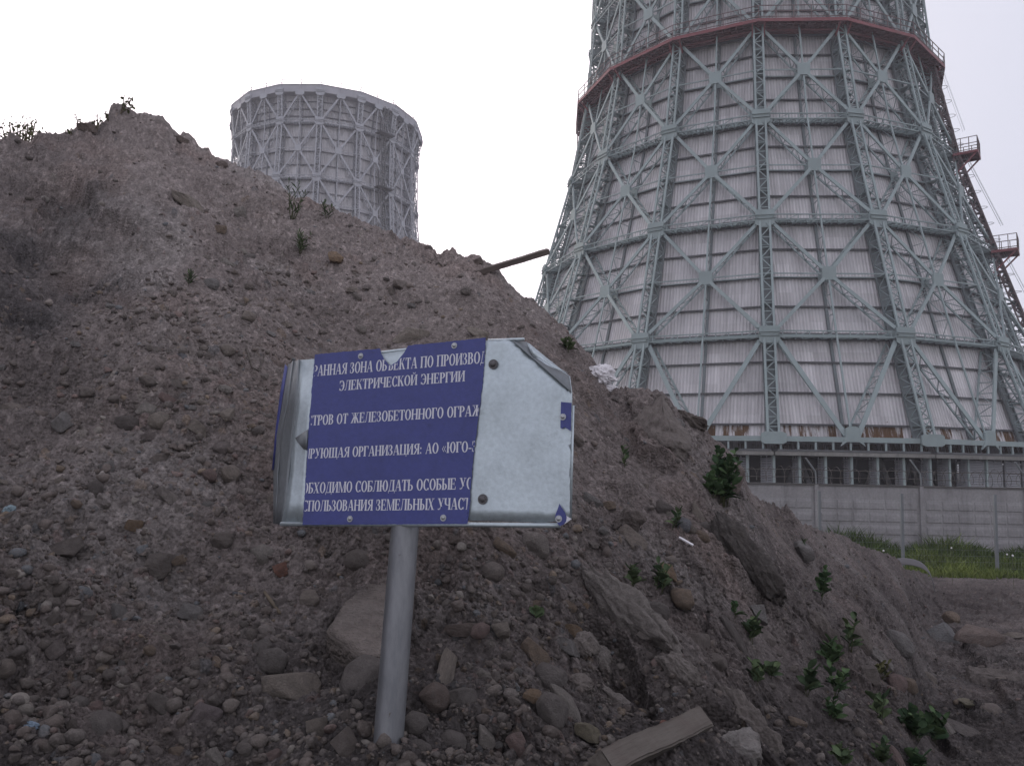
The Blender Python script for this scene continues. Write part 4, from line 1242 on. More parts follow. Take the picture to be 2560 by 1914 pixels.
# stains on the metal
# lettering -----------------------------------------------------------------
TH, TN, SF = .165, .065, .05      # thick stroke, thin stroke, serif height
def glyphs():
    G = {}
    def rect(x0, y0, x1, y1): return [(x0, y0), (x1, y0), (x1, y1), (x0, y1)]
    def stem(x, y0=0, y1=1, th=TH, lo=True, hi=True, s_=.055):
        P = [rect(x, y0, x + th, y1)]
        if lo: P.append([(x - s_, y0), (x + th + s_, y0), (x + th + s_, y0 + SF * .7), (x + th, y0 + SF * 1.6), (x, y0 + SF * 1.6), (x - s_, y0 + SF * .7)])
        if hi: P.append([(x - s_, y1), (x - s_, y1 - SF * .7), (x, y1 - SF * 1.6), (x + th, y1 - SF * 1.6), (x + th + s_, y1 - SF * .7), (x + th + s_, y1)])
        return P
    def dg(x0, y0, x1, y1, th): return [[(x0, y0), (x0 + th, y0), (x1 + th, y1), (x1, y1)]]
    def arc(cx, cy, rx, ry, a0, a1, tx=TH, ty=TN, n=14):
        P = []
        for i in range(n):
            a, b = a0 + (a1 - a0) * i / n, a0 + (a1 - a0) * (i + 1) / n
            f = lambda t, k: (cx + (rx - tx * k) * math.cos(t), cy + (ry - ty * k) * math.sin(t))
            P.append([f(a, 0), f(b, 0), f(b, 1), f(a, 1)])
        return P
    H_ = PI / 2
    def bowl(x, y0, y1, rx):   # bowl to the right of a stem
        cy, ry = (y0 + y1) / 2, (y1 - y0) / 2
        return arc(x, cy, rx, ry, -H_, H_)
    G['Р'] = (.60, stem(.06) + [rect(.2, .95, .32, 1), rect(.2, .45, .32, .5)] + bowl(.30, .45, 1, .27))
    G['А'] = (.74, dg(.06, 0, .33, 1, .055) + dg(.52, 0, .30, 1, TH) + [rect(.18, .3, .52, .35), rect(0, 0, .2, .04), rect(.43, 0, .74, .04)])
    G['Н'] = (.76, stem(.06) + stem(.53) + [rect(.2, .47, .55, .53)])
    G['Я'] = (.68, stem(.46) + [rect(.36, .95, .48, 1), rect(.36, .48, .48, .53)] + arc(.36, .74, .27, .26, H_, 3 * H_) + dg(.06, 0, .33, .5, .13) + [rect(0, 0, .2, .045)])
    G['З'] = (.56, arc(.22, .75, .25, .25, -H_, H_) + arc(.22, .26, .29, .27, -H_, H_) + [rect(.16, .49, .26, .53), rect(.05, .62, .09, .98), rect(.03, .02, .08, .34)] + arc(.22, .78, .16, .22, H_, PI, .05, .05) + arc(.22, .25, .18, .25, PI, 3 * H_, .05, .05))
    G['О'] = (.72, arc(.36, .5, .33, .52, 0, 2 * PI, TH, TN, 28))
    G['Б'] = (.62, stem(.06) + [rect(.2, .94, .55, 1), [(.5, .78), (.55, .78), (.55, .97), (.48, .97)], rect(.2, .5, .32, .55), rect(.2, 0, .32, .05)] + bowl(.30, 0, .55, .28))
    G['Ъ'] = (.74, stem(.2) + [rect(.02, .94, .22, 1), rect(.02, .78, .07, 1), rect(.33, .5, .45, .55), rect(.33, 0, .45, .05)] + bowl(.43, 0, .55, .27))
    G['Е'] = (.64, stem(.06) + [rect(.2, .94, .56, 1), rect(.2, 0, .58, .06), rect(.2, .48, .42, .53), [(.5, .76), (.56, .76), (.56, .97), (.49, .97)], [(.5, .03), (.56, .03), (.6, .26), (.55, .26)], rect(.4, .37, .44, .64)])
    G['К'] = (.72, stem(.06) + dg(.22, .5, .52, .96, .06) + dg(.50, 0, .26, .58, TH) + [rect(.43, .96, .68, 1), rect(.44, 0, .72, .04)])
    G['Т'] = (.64, stem(.24, hi=False) + [rect(.02, .94, .62, 1), [(.02, .74), (.06, .74), (.10, .96), (.02, .96)], [(.62, .74), (.58, .74), (.54, .96), (.62, .96)]])
    G['П'] = (.76, stem(.06) + stem(.53) + [rect(.2, .94, .55, 1)])
    G['И'] = (.76, stem(.06) + stem(.53) + dg(.2, .16, .47, .84, .07))
    G['Й'] = (.76, G['И'][1] + arc(.37, 1.24, .15, .15, PI, 2 * PI, .06, .06))
    G['В'] = (.64, stem(.06) + [rect(.2, .95, .3, 1), rect(.2, .5, .32, .55), rect(.2, 0, .32, .05)] + bowl(.29, .5, 1, .25) + bowl(.30, 0, .55, .29))
    G['Д'] = (.74, stem(.48, lo=False, hi=False) + dg(.1, .05, .26, 1, .055) + [rect(.2, .95, .7, 1), rect(.02, 0, .72, .055), rect(.02, -.18, .065, .05), rect(.675, -.18, .72, .05)])
    G['Л'] = (.74, stem(.50, hi=False) + dg(.12, .04, .24, 1, .055) + [rect(.18, .95, .71, 1)] + [[(0, 0), (.12, 0), (.17, .1), (.12, .14), (.06, .05), (0, .08)]])
    G['Ч'] = (.70, stem(.47) + stem(.05, .55, 1, lo=False) + arc(.33, .58, .28, .2, PI, 3 * H_, TH, .06) + [rect(.32, .38, .5, .44)])
    G['С'] = (.66, arc(.36, .5, .33, .52, R_(42), R_(318), TH, TN, 24) + [rect(.56, .68, .6, 1.01), rect(.57, .02, .61, .22)])
    G['Э'] = (.66, arc(.30, .5, .33, .52, R_(-138), R_(138), TH, TN, 24) + [rect(.06, .68, .1, 1.01), rect(.05, .02, .09, .26), rect(.24, .47, .5, .53)])
    G['Г'] = (.58, stem(.06) + [rect(.2, .94, .55, 1), [(.5, .7), (.55, .7), (.55, .97), (.46, .97)]])
    G['Ж'] = (1.0, stem(.42) + dg(.56, .5, .78, .96, .06) + dg(.80, 0, .56, .56, TH) + dg(.38, .5, .16, .96, .06) + [[(.05, 0), (.20, 0), (.44, .56), (.29, .56)]] + [rect(.72, .96, .96, 1), rect(.76, 0, 1.0, .04), rect(.04, .96, .28, 1), rect(0, 0, .24, .04)])
    G['Ы'] = (.86, stem(.06) + [rect(.2, .5, .3, .55), rect(.2, 0, .3, .05)] + bowl(.28, 0, .55, .25) + stem(.66))
    G['М'] = (.92, stem(.70) + stem(.08, th=.055) + dg(.40, 0, .10, 1, .12) + dg(.42, 0, .72, 1, .05))
    G['Ь'] = (.62, stem(.06) + [rect(.2, .5, .32, .55), rect(.2, 0, .32, .05)] + bowl(.30, 0, .55, .28))
    G['У'] = (.70, dg(.32, .28, .07, .97, TH) + dg(.22, .06, .55, .97, .055) + [rect(0, .96, .28, 1), rect(.44, .96, .7, 1), [(.04, .0), (.18, 0), (.27, .08), (.23, .14), (.14, .07), (.04, .12)]])
    G['Ю'] = (1.0, stem(.06) + [rect(.2, .47, .42, .53)] + arc(.66, .5, .3, .52, 0, 2 * PI, TH, TN, 28))
    G['Щ'] = (1.06, stem(.06, lo=False) + stem(.43, lo=False) + stem(.80, lo=False) + [rect(.01, 0, 1.04, .055), rect(.99, -.18, 1.04, .05)])
    G['Ц'] = (.78, stem(.06, lo=False) + stem(.51, lo=False) + [rect(.01, 0, .77, .055), rect(.72, -.18, .77, .05)])
    G['Х'] = (.74, dg(.47, 0, .08, .97, TH) + dg(.08, 0, .56, .97, .055) + [rect(.0, .96, .3, 1), rect(.44, .96, .72, 1), rect(0, 0, .22, .04), rect(.4, 0, .74, .04)])
    G['«'] = (.5, [[(.02, .38), (.08, .38), (.24, .64), (.2, .66)], [(.02, .38), (.08, .38), (.24, .12), (.2, .10)], [(.22, .38), (.28, .38), (.44, .64), (.4, .66)], [(.22, .38), (.28, .38), (.44, .12), (.4, .10)]])
    G['-'] = (.38, [rect(.03, .28, .34, .37)])
    G[':'] = (.3, [rect(.07, .03, .2, .17), rect(.07, .48, .2, .62)])
    G[' '] = (.34, [])
    return G
GL = glyphs()
def inside(pt, poly):
    x, y = pt; r = False; n = len(poly)
    for i in range(n):
        (x0, y0), (x1, y1) = poly[i], poly[(i + 1) % n]
        if (y0 > y) != (y1 > y) and x < (x1 - x0) * (y - y0) / (y1 - y0) + x0: r = not r
    return r
FILM_P = S(*FILM)
def clip_poly(poly, p, q):
    """keep the part of a convex polygon to the left of p->q"""
    out_ = []
    n = len(poly)
    sd_ = [side(p, q, *pt) for pt in poly]
    for i in range(n):
        a, b = poly[i], poly[(i + 1) % n]; s0, s1 = sd_[i], sd_[(i + 1) % n]
        if s0 >= 0: out_.append(a)
        if (s0 > 0) != (s1 > 0) and abs(s0 - s1) > 1e-12:
            t = s0 / (s0 - s1); out_.append((a[0] + (b[0] - a[0]) * t, a[1] + (b[1] - a[1]) * t))
    return out_
EL = [(on_sign(322, 1340), on_sign(402, 229))]        # text side limit
ER = [(on_sign(1516, 119), on_sign(1498, 400)), (on_sign(1498, 400), on_sign(1439, 880)), (on_sign(1439, 880), on_sign(1388, 1341))]
NOTCH = S((822, 150), (830, 222), (848, 258), (880, 300), (902, 304), (944, 274), (984, 226), (1012, 160))
def text_line(txt, b0, b1, cap):
    p0, p1 = Vector((*on_sign(*b0),)), Vector((*on_sign(*b1),))
    ax = p1 - p0; L = ax.length; ax.normalize(); uz = Vector((-ax.y, ax.x))
    uz = (uz * .6 + Vector((0, 1)) * .4).normalized()
    tot = sum(GL[c][0] for c in txt)
    ch = (Vector(on_sign(b0[0], b0[1] - cap[0])) - p0).length * .5 + (Vector(on_sign(b1[0], b1[1] - cap[1])) - p1).length * .5
    k = L / tot; x = 0; mb = MB(); z_i = 0
    for c in txt:
        wd, polys = GL[c]
        for pl in polys:
            pp = [tuple(p0 + ax * ((x + a) * k) + uz * (b * ch)) for a, b in pl]
            ar = sum(pp[i][0] * pp[(i + 1) % len(pp)][1] - pp[(i + 1) % len(pp)][0] * pp[i][1] for i in range(len(pp)))
            if ar < 0: pp = pp[::-1]
            pp = clip_poly(pp, EL[0][1], EL[0][0])
            for e in ER:
                if len(pp) > 2: pp = clip_poly(pp, e[1], e[0])
            if len(pp) < 3: continue
            # the notch: subtract its convex outline piece by piece
            parts = [pp]
            if any(inside(q, NOTCH) for q in pp) or inside((sum(q[0] for q in pp) / len(pp), sum(q[1] for q in pp) / len(pp)), NOTCH):
                parts = []; rest = pp
                nn_ = NOTCH[::-1] if sum(NOTCH[i][0] * NOTCH[(i + 1) % 8][1] - NOTCH[(i + 1) % 8][0] * NOTCH[i][1] for i in range(8)) < 0 else NOTCH
                for i in range(len(nn_)):
                    a, b = nn_[i], nn_[(i + 1) % len(nn_)]
                    o_ = clip_poly(rest, b, a)
                    if len(o_) > 2: parts.append(o_)
                    rest = clip_poly(rest, a, b)
                    if len(rest) < 3: break
            for q in parts:
                if len(q) < 3: continue
                z_i += 1; y = -.0079 - (z_i % 23) * .000018
                base = mb.n; mb.v.append(np.array([(a, y, b) for a, b in q])); mb.n += len(q); mb.t.append([base + i for i in range(len(q))])
        x += wd
    mb.build('lettering', M['letter'], film)
text_line('РАННАЯ ЗОНА ОБЪЕКТА ПО ПРОИЗВОД', (380, 373), (1528, 284), (64, 82))
text_line('ЭЛЕКТРИЧЕСКОЙ ЭНЕРГИИ', (553, 468), (1382, 405), (62, 72))
text_line('СТРОВ ОТ ЖЕЛЕЗОБЕТОННОГО ОГРАЖ', (342, 697), (1490, 631), (62, 74))
text_line('ИРУЮЩАЯ ОРГАНИЗАЦИЯ: АО «ЮГО-З', (322, 914), (1462, 867), (63, 72))
text_line('ОБХОДИМО СОБЛЮДАТЬ ОСОБЫЕ УС', (312, 1141), (1432, 1112), (68, 76))
text_line('СПОЛЬЗОВАНИЯ ЗЕМЕЛЬНЫХ УЧАСТ', (314, 1258), (1416, 1246), (66, 80))
# pole
def pole():
    d0 = ray(972, 1838); d1 = ray(1014, 1300)
    top_ = SO + SX * on_sign(985, 1300)[0] + SZ * on_sign(985, 700)[1] - SN * .062
    mid_ = SO + SX * on_sign(985, 1300)[0] + SZ * on_sign(985, 1300)[1] - SN * .062
    t1 = CAMP + d1 * ((mid_ - CAMP).length)
    t0 = CAMP + d0 * (t1.y * .955 / d0.y)
    dr = (t1 - t0).normalized()
    lo = t0 - dr * .35; hi = t1 + dr * .5
    inv = sign.matrix_basis.inverted() if False else (Matrix.Translation(SO) @ Matrix((SX, SN * -1, SZ)).transposed().to_4x4()).inverted()
    mb = MB(); P_ = [inv @ (lo + (hi - lo) * i / 24) for i in range(25)]
    mb.tube([tuple(p) for p in P_], .050, 40)
    a = Mat('galvanised_pole'); v = a.coord('Object', (1, 1, .25))
    n1 = a.noise(v, 18, 5, .7); n2 = a.noise(a.coord('Object'), 22, 4, .7)
    c = a.mix(a.ramp(n1, ((.35, 0.0), (.7, 1.0))), (.145, .15, .165), (.23, .235, .25))
    c = a.mix(a.ramp(n2, ((.68, 0.0), (.74, .9))), c, (.10, .085, .075))
    rz_ = a.noise(a.coord('Object', (1, 1, .4)), 9, 4, .7)
    gz = a.n('ShaderNodeSeparateXYZ'); a.l(a.coord('Object'), gz.inputs[0])
    low = a.math('LESS_THAN', gz.outputs[2], -.72)
    c = a.mix(a.math('MULTIPLY', a.ramp(rz_, ((.58, 0.0), (.66, .8))), low), c, (.20, .13, .07))
    a.bump(n2, .2, .004)
    o = mb.build('pole', a.fin(c, .45, .4, .55), sign, True)
    cb = MB()
    for dz in (.14, .5):
        p = inv @ (t1 + dr * dz)
        cb.bar((p.x - .34, .035, p.z), (p.x + .34, .035, p.z), .03, .02, (0, 0, 1))
    cb.build('bracket', M['galv'], sign)
pole()

# ------------------------------------------------------------------ stones
def ico(sub):
    b_ = bmesh.new(); bmesh.ops.create_icosphere(b_, subdivisions=sub, radius=1.0)
    V = np.array([v.co for v in b_.verts]); Fc = np.array([[v.index for v in f.verts] for f in b_.faces]); b_.free()
    return V, Fc
ICO = {k: ico(k) for k in (1, 2, 4, 5)}
def vn3(P, sc_, seed):
    return (vnoise(P[:, 0] * sc_ + P[:, 2] * .7 * sc_, P[:, 1] * sc_ - P[:, 2] * .5 * sc_, seed) + vnoise(P[:, 1] * sc_ + 3, P[:, 2] * sc_ + P[:, 0] * .6 * sc_, seed + 3)) * .5
def stone_shape(seed, sub, angular, flat=(1, 1, 1)):
    rg = np.random.default_rng(seed)
    V, Fc = ICO[sub]; V = V.copy()
    V *= (1 + .16 * vn3(V, 1.3, seed))[:, None]
    for _ in range(9 if angular > .5 else 7):
        n = rg.normal(size=3); n /= np.linalg.norm(n)
        d = rg.uniform(.34, .74) if angular > .5 else rg.uniform(.62, .92)
        over = V @ n - d
        V -= np.where(over > 0, over * (.98 if angular > .5 else .8), 0)[:, None] * n
    V /= np.abs(V).max(0) ** .8
    if sub > 1: V *= (1 + .035 * vn3(V, 4, seed + 9) + (.022 * vn3(V, 10, seed + 19) if sub > 2 else 0))[:, None]
    V *= np.array(flat) * rg.uniform(.85, 1.15, 3)
    return V, Fc
def stone_mesh(name, seed, angular):
    V, Fc = stone_shape(seed, 4, angular)
    o = mesh_np(name, V, Fc, M['stone'], smooth=True)
    me = o.data; bpy.data.objects.remove(o)
    return me
ROUND = [stone_mesh('cobble', 100 + i, .30 if i % 2 else .2) for i in range(6)]
ANG = [stone_mesh('broken_rock', 200 + i, .85) for i in range(7)]
CREAM, TAN, OCHRE, GREY, PALE, PINK, BLUE, BROWN, DARK, BRICK = (.26,.225,.195), (.25,.185,.135), (.25,.165,.095), (.165,.15,.145), (.30,.275,.255), (.24,.165,.155), (.17,.185,.215), (.17,.13,.115), (.10,.088,.085), (.30,.125,.085)
def dusted(c, t=.38): return tuple(a * (1 - t) + b * t for a, b in zip(c, (.155, .134, .125)))
def basis(n, view, roll):
    """axes on the slope: x across the view, y up the slope in view, z along the normal; rolled by roll degrees in the picture"""
    n = Vector(n).normalized(); x = Vector((1, 0, 0)) - n * n.x; x.normalize(); y = n.cross(x)
    q = Matrix((x, y, n)).transposed()
    return q @ Matrix.Rotation(-R_(roll), 3, 'Z')
def put_stone(u, v, wpx, hpx, col, label, kind='a', roll=0, seed=0, group='stones picked out on the heap', name=None, deep=.12, thick=None, upright=0.0, cat='stone'):
    p, n = on_mound(u, v); k = px_size(p)
    me = (ANG if kind == 'a' else ROUND)[seed % (7 if kind == 'a' else 6)]
    o = bpy.data.objects.new(name or ('rock' if kind == 'a' else 'cobble'), me); COL.objects.link(o)
    view = (CAMP - p).normalized()
    nn = (n * (1 - upright) + view * upright).normalized() if upright else n
    fs = abs(nn.dot(view)) * .6 + .4
    a, b = wpx * k * .56, hpx * k * .56 / fs
    c = (thick * k * .56) if thick else min(a, b) * .8
    o.scale = (a, b, c)
    B = basis(nn, view, roll)
    o.matrix_basis = Matrix.Translation(p + nn * c * (.5 - deep)) @ B.to_4x4() @ Matrix.Rotation((seed * 2.4) % .6 - .3, 4, 'Z') @ Matrix.Diagonal((a, b, c, 1))
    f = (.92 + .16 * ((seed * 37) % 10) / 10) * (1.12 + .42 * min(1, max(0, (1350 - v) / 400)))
    col = dusted(col); o.color = (col[0] * f, col[1] * f, col[2] * f, 1)
    return tag(o, label, cat, group)
NAMED = [
 (840, 662, 46, 30, OCHRE, 'flat tan orange rock lying alone high on the slope', 'a', 20, 1),
 (470, 508, 92, 30, CREAM, 'long flat pale slab half sunk below the peak of the heap', 'a', 16, 2),
 (597, 540, 38, 24, PALE, 'pale grey rock on the upper slope under the far tower', 'a', 0, 3),
 (575, 650, 44, 22, PALE, 'low pale rock on the upper slope beside a rounded one', 'a', 5, 4),
 (622, 632, 26, 26, GREY, 'small rounded grey stone beside a low pale rock', 'r', 0, 5),
 (548, 615, 30, 20, TAN, 'small orange tan stone above the low pale rock', 'a', 25, 6),
 (116, 498, 26, 16, PALE, 'small pale stone in the dark damp soil high on the heap', 'a', 15, 1),
 (372, 1024, 62, 40, PALE, 'pale jagged boulder topping the pile of rubble away from the sign', 'a', 20, 0),
 (396, 1062, 40, 40, CREAM, 'rounded cream stone directly under the pale jagged boulder', 'r', 0, 1),
 (322, 1056, 60, 36, DARK, 'dark rounded stone beside the cream stone in the rubble', 'r', -10, 2),
 (420, 992, 44, 30, PINK, 'squarish pinkish rock above the pale jagged boulder', 'a', 5, 5),
 (494, 1062, 48, 46, CREAM, 'double lobed pale rock between the rubble pile and the sign', 'a', -50, 3),
 (566, 1048, 46, 38, CREAM, 'wedge shaped pale rock beside the bent edge of the sign', 'a', -60, 4),
 (566, 876, 42, 26, CREAM, 'rounded pale stone above the rubble with a dry stalk across it', 'r', 0, 3),
 (690, 916, 44, 28, BROWN, 'brown egg shaped stone just off the top corner of the sign', 'r', 0, 4),
 (562, 985, 34, 18, PALE, 'thin pale disc of stone in the rubble', 'r', 8, 5),
 (452, 880, 26, 18, BLUE, 'bluish grey fragment among brown rubble', 'a', 10, 2),
 (1024, 848, 58, 66, CREAM, 'cream lump of sandstone rising over the top edge of the sign', 'a', 70, 6),
 (1196, 838, 60, 30, CREAM, 'low cream rock peeping over the blue part of the sign', 'a', 0, 1),
 (520, 1190, 40, 30, PINK, 'pinkish stone on the slope beside the lower sign corner', 'r', 0, 0),
 (240, 1225, 40, 44, DARK, 'dark round boulder in the lower slope', 'r', 0, 3),
 (296, 1130, 22, 18, PALE, 'small pale chip above the dark round boulder', 'a', 30, 4),
 (194, 1258, 30, 18, TAN, 'low tan stone beside the dark round boulder', 'r', 10, 2),
 (330, 1350, 40, 30, OCHRE, 'rusty ochre clod below the dark round boulder', 'a', 40, 6),
 (445, 1426, 32, 28, TAN, 'tan stone standing alone between rubble and pole', 'a', -20, 2),
 (655, 1398, 52, 42, PALE, 'whitish rough cobble below the sign with a brick stain beside it', 'r', 0, 1),
 (698, 1428, 44, 30, BRICK, 'crumbled brick red clod next to a whitish cobble', 'a', 0, 3),
 (598, 1468, 32, 14, BLUE, 'thin blue grey flake above a dry stick', 'a', -15, 4),
 (402, 1592, 44, 22, CREAM, 'bright cream flake perched on grey gravel', 'a', -18, 5),
 (372, 1660, 32, 24, TAN, 'tan pebble below the bright cream flake', 'r', 0, 0),
 (548, 1652, 44, 22, TAN, 'tan brown wedge stone uphill of the large triangular rock', 'a', 22, 1),
 (660, 1628, 54, 52, GREY, 'pointed grey rock above the large triangular rock', 'a', -30, 0),
 (685, 1672, 74, 62, GREY, 'rounded grey boulder behind the large triangular rock', 'r', 0, 2),
 (726, 1712, 128, 98, CREAM, 'large triangular grey rock beside the foot of the pole', 'a', -24, 5),
 (508, 1782, 66, 66, (.20, .165, .175), 'speckled pink and grey granite chunk on bare soil', 'a', 65, 6),
 (250, 1808, 100, 76, GREY, 'large smooth grey boulder with a pink fragment behind it', 'r', 0, 5),
 (236, 1752, 48, 34, PINK, 'pink angular fragment behind the large smooth boulder', 'a', -30, 2),
 (200, 1740, 36, 30, GREY, 'small grey stone beside the pink angular fragment', 'r', 0, 1),
 (448, 1868, 60, 28, TAN, 'flat tan stone at the very bottom of the heap', 'r', 10, 3),
 (540, 1894, 44, 46, PALE, 'upright pale stone cut by the bottom of the picture', 'a', 60, 4),
 (690, 1890, 44, 26, PINK, 'violet pink fragment low down away from the pole', 'a', -35, 0),
 (786, 1820, 62, 44, CREAM, 'blocky cream stone low down beside the pole', 'a', 15, 3),
 (908, 1702, 84, 100, GREY, 'smooth grey boulder wedged against the pole', 'r', 10, 4),
 (1120, 1675, 44, 150, CREAM, 'tall narrow pale stone standing next to the pole', 'a', -12, 1),
 (1152, 1748, 56, 60, GREY, 'dull grey stone at the base of the tall narrow stone', 'a', 30, 2),
 (1084, 1752, 76, 66, BROWN, 'brown clod between the pole and the tall narrow stone', 'r', 0, 0),
 (1036, 1826, 52, 46, GREY, 'round grey stone touching the foot of the pole', 'r', 0, 1),
 (1050, 1872, 76, 40, GREY, 'flattened grey stone below the round one at the pole', 'r', 0, 2),
 (1130, 1856, 74, 46, GREY, 'oval grey cobble between the pole foot and the pale two part stone', 'r', 8, 5),
 (1213, 1846, 50, 50, PALE, 'pale two part stone among grey cobbles', 'a', -40, 6),
 (1300, 1864, 62, 66, PINK, 'pinkish beige rock near the bottom of the heap', 'a', 70, 4),
 (1376, 1796, 84, 78, GREY, 'rounded grey cobble under a bone shaped stone', 'r', 0, 3),
 (1410, 1764, 128, 44, PALE, 'long white bone shaped stone leaning on a grey cobble', 'r', 44, 0),
 (1332, 1756, 42, 52, OCHRE, 'orange brown stone beside the white bone shaped stone', 'a', 60, 1),
 (1468, 1832, 66, 44, (.27, .24, .165), 'yellowish stone at the end of the white bone shaped stone', 'a', 34, 2),
 (1337, 1640, 72, 58, TAN, 'large tan rock with a hollow beneath it', 'a', 30, 5),
 (1352, 1674, 38, 26, OCHRE, 'bright ochre stone under the large tan rock', 'a', 20, 3),
 (1378, 1696, 80, 54, GREY, 'broad grey stone under the bright ochre stone', 'r', 0, 4),
 (1250, 1592, 54, 46, CREAM, 'cream cobble pointed at the top near small green leaves', 'a', 80, 0),
 (1200, 1576, 40, 42, PINK, 'rose grey cobble touching the cream pointed cobble', 'r', 20, 5),
 (1160, 1582, 92, 32, BROWN, 'long brown flake beside the rose grey cobble', 'a', 20, 6),
 (1428, 1560, 44, 42, OCHRE, 'bright orange angular stone with a small orange neighbour', 'a', 40, 2),
 (1460, 1552, 24, 26, OCHRE, 'small orange neighbour of the bright orange angular stone', 'r', 0, 2),
 (1418, 1522, 40, 22, TAN, 'tan stone above the bright orange angular stone', 'r', 0, 1),
 (1345, 1512, 30, 40, TAN, 'upright tan stone above the small green leaves', 'a', 80, 3),
 (1258, 1364, 60, 34, TAN, 'tan oblong stone below the lower sign corner', 'a', 24, 4),
 (1140, 1330, 40, 22, BROWN, 'brownish stone under the bottom edge of the sign', 'a', 10, 0),
 (1500, 1452, 46, 40, PINK, 'pale pinkish stone beside a dark red brick bit', 'a', 10, 1),
 (1538, 1448, 36, 60, (.12, .07, .065), 'dark red brick bit next to leafy weeds', 'a', -40, 3),
 (1672, 1470, 30, 56, OCHRE, 'orange sliver of stone next to leafy weeds', 'a', -38, 1),
 (1580, 1490, 46, 36, TAN, 'tan stone below the leafy weeds', 'a', 10, 0),
 (1706, 1508, 56, 40, TAN, 'orange tan rock below the orange sliver', 'r', -20, 4),
 (1640, 1520, 70, 38, GREY, 'broad grey stone below the leafy weeds', 'r', 0, 2),
 (1745, 1290, 30, 64, CREAM, 'slim upright cream stone beside the thick green bush', 'a', -30, 2),
 (1706, 1304, 34, 30, BLUE, 'blue grey rounded stone in the cluster below the bush', 'r', 0, 1),
 (1724, 1322, 46, 24, CREAM, 'cream oblong stone in the cluster below the bush', 'a', 35, 5),
 (1764, 1316, 50, 34, GREY, 'grey oval stone in the cluster below the bush', 'r', 0, 3),
 (1722, 1344, 34, 24, CREAM, 'low cream pebble at the bottom of the cluster below the bush', 'r', 0, 0),
 (1754, 1346, 40, 20, TAN, 'low tan pebble at the bottom of the cluster below the bush', 'r', 5, 5),
 (1670, 1282, 20, 44, PALE, 'pale crooked stone at the top of the cluster below the bush', 'a', -30, 6),
 (1656, 1272, 46, 40, DARK, 'dark clod next to the pale crooked stone', 'a', 0, 4),
 (1520, 1276, 30, 28, TAN, 'tan stone just off the drop shaped blue scrap of the sign', 'a', 20, 2),
 (1832, 1590, 22, 70, GREY, 'cigar shaped grey stone among weeds', 'r', -42, 4),
 (2378, 1556, 40, 28, TAN, 'smooth tan stone alone on the low slope', 'r', 20, 3),
 (2352, 1598, 76, 60, (.20, .21, .22), 'blue grey flat slab lying on the low slope', 'a', 30, 3),
 (2238, 1756, 46, 38, PINK, 'rounded pinkish stone above dark weeds', 'r', 0, 2),
 (2270, 1722, 40, 30, TAN, 'tan cobble uphill of the rounded pinkish stone', 'r', 40, 0),
 (2320, 1700, 36, 24, CREAM, 'cream cobble in the rubble on the low slope', 'r', 0, 5),
 (2424, 1778, 44, 22, (.30, .28, .20), 'pale yellow wedge in the rubble', 'a', 35, 1),
 (2400, 1830, 90, 40, GREY, 'long grey slab stone in the rubble', 'a', 40, 5),
 (2530, 1592, 26, 34, CREAM, 'upright cream stone at the side of the picture', 'a', 60, 2),
 (2452, 1612, 62, 84, BROWN, 'brown leaning slab standing out of the low slope', 'a', 50, 4),
 (2220, 1880, 80, 40, PINK, 'dusky pink slab between dark weeds', 'a', 35, 2),
 (2360, 1838, 54, 30, PALE, 'pale stone uphill of the dark weeds', 'a', 10, 6),
 (1988, 1800, 60, 26, TAN, 'tan slab sticking out of a ledge of crusted soil', 'a', -10, 4),
 (1660, 1816, 26, 30, BRICK, 'round orange brick end showing in grey crust', 'r', 0, 1),
 (216, 312, 40, 26, BROWN, 'square clod on the crest below the peak', 'a', 0, 2),
 (458, 336, 26, 22, BROWN, 'clod on the crest nearest the far tower', 'a', 10, 5),
 (556, 394, 22, 18, BROWN, 'small clod on the crest touching the far tower', 'r', 0, 1),
 (1064, 606, 22, 14, BROWN, 'small clod on the crest between the two towers', 'a', 0, 3),
 (1194, 648, 26, 16, BROWN, 'clod on the crest where the timber sticks out', 'a', 10, 6),
]
for q in NAMED:
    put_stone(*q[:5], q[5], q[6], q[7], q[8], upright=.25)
# larger lumps of clay and concrete ------------------------------------------------
def chunk(name, cat, u, v, wpx, hpx, tpx, roll, col, label, seed, angular=.5, upright=.5, deep=.35, rough=.06, mat=None):
    p, n = on_mound(u, v); k = px_size(p)
    V, Fc = stone_shape(seed, 5, angular)
    Vd = V * (1 + rough * vn3(V * 1.0, 3.1, seed + 4) + rough * .6 * vn3(V, 7.3, seed + 6) + rough * .45 * vn3(V, 15, seed + 8) + rough * .4 * np.abs(vn3(V, 26, seed + 11)) - rough * .8 * np.abs(vn3(V, 5, seed + 15)))[:, None]
    view = (CAMP - p).normalized(); nn = (n * (1 - upright) + view * upright).normalized()
    B = np.array(basis(nn, view, roll))
    a, b, c = wpx * k * .55, hpx * k * .55, tpx * k * .55
    Wl = Vd * np.array([a, b, c]); dn_ = V / np.array([a, b, c]); dn_ /= np.linalg.norm(dn_, axis=1)[:, None]
    Wl = Wl + dn_ * (.030 * vn3(Wl, 9, seed) - .035 * np.abs(vn3(Wl, 17, seed + 21)) + .012 * vn3(Wl, 40, seed + 23))[:, None] * min(1, c / .10)
    W = Wl @ B.T
    o = mesh_np(name, W, Fc, mat or M['clay'], smooth=True)
    o.location = p + nn * c * (.5 - deep); o.color = (*dusted(col, .45), 1)
    return tag(o, label, cat)
chunk('clay_block', 'clay block', 1650, 1092, 130, 180, 130, -12, (.215, .188, .176), 'big block of clay with a pale cap jutting from the slope below the tower', 31, .6, .55, .22, .14)
chunk('clay_lump', 'clay lump', 1812, 1196, 100, 110, 90, 10, (.165, .13, .12), 'rounded lump of soil on the crest behind the thick green bush', 32, .15, .5, .45, .10)
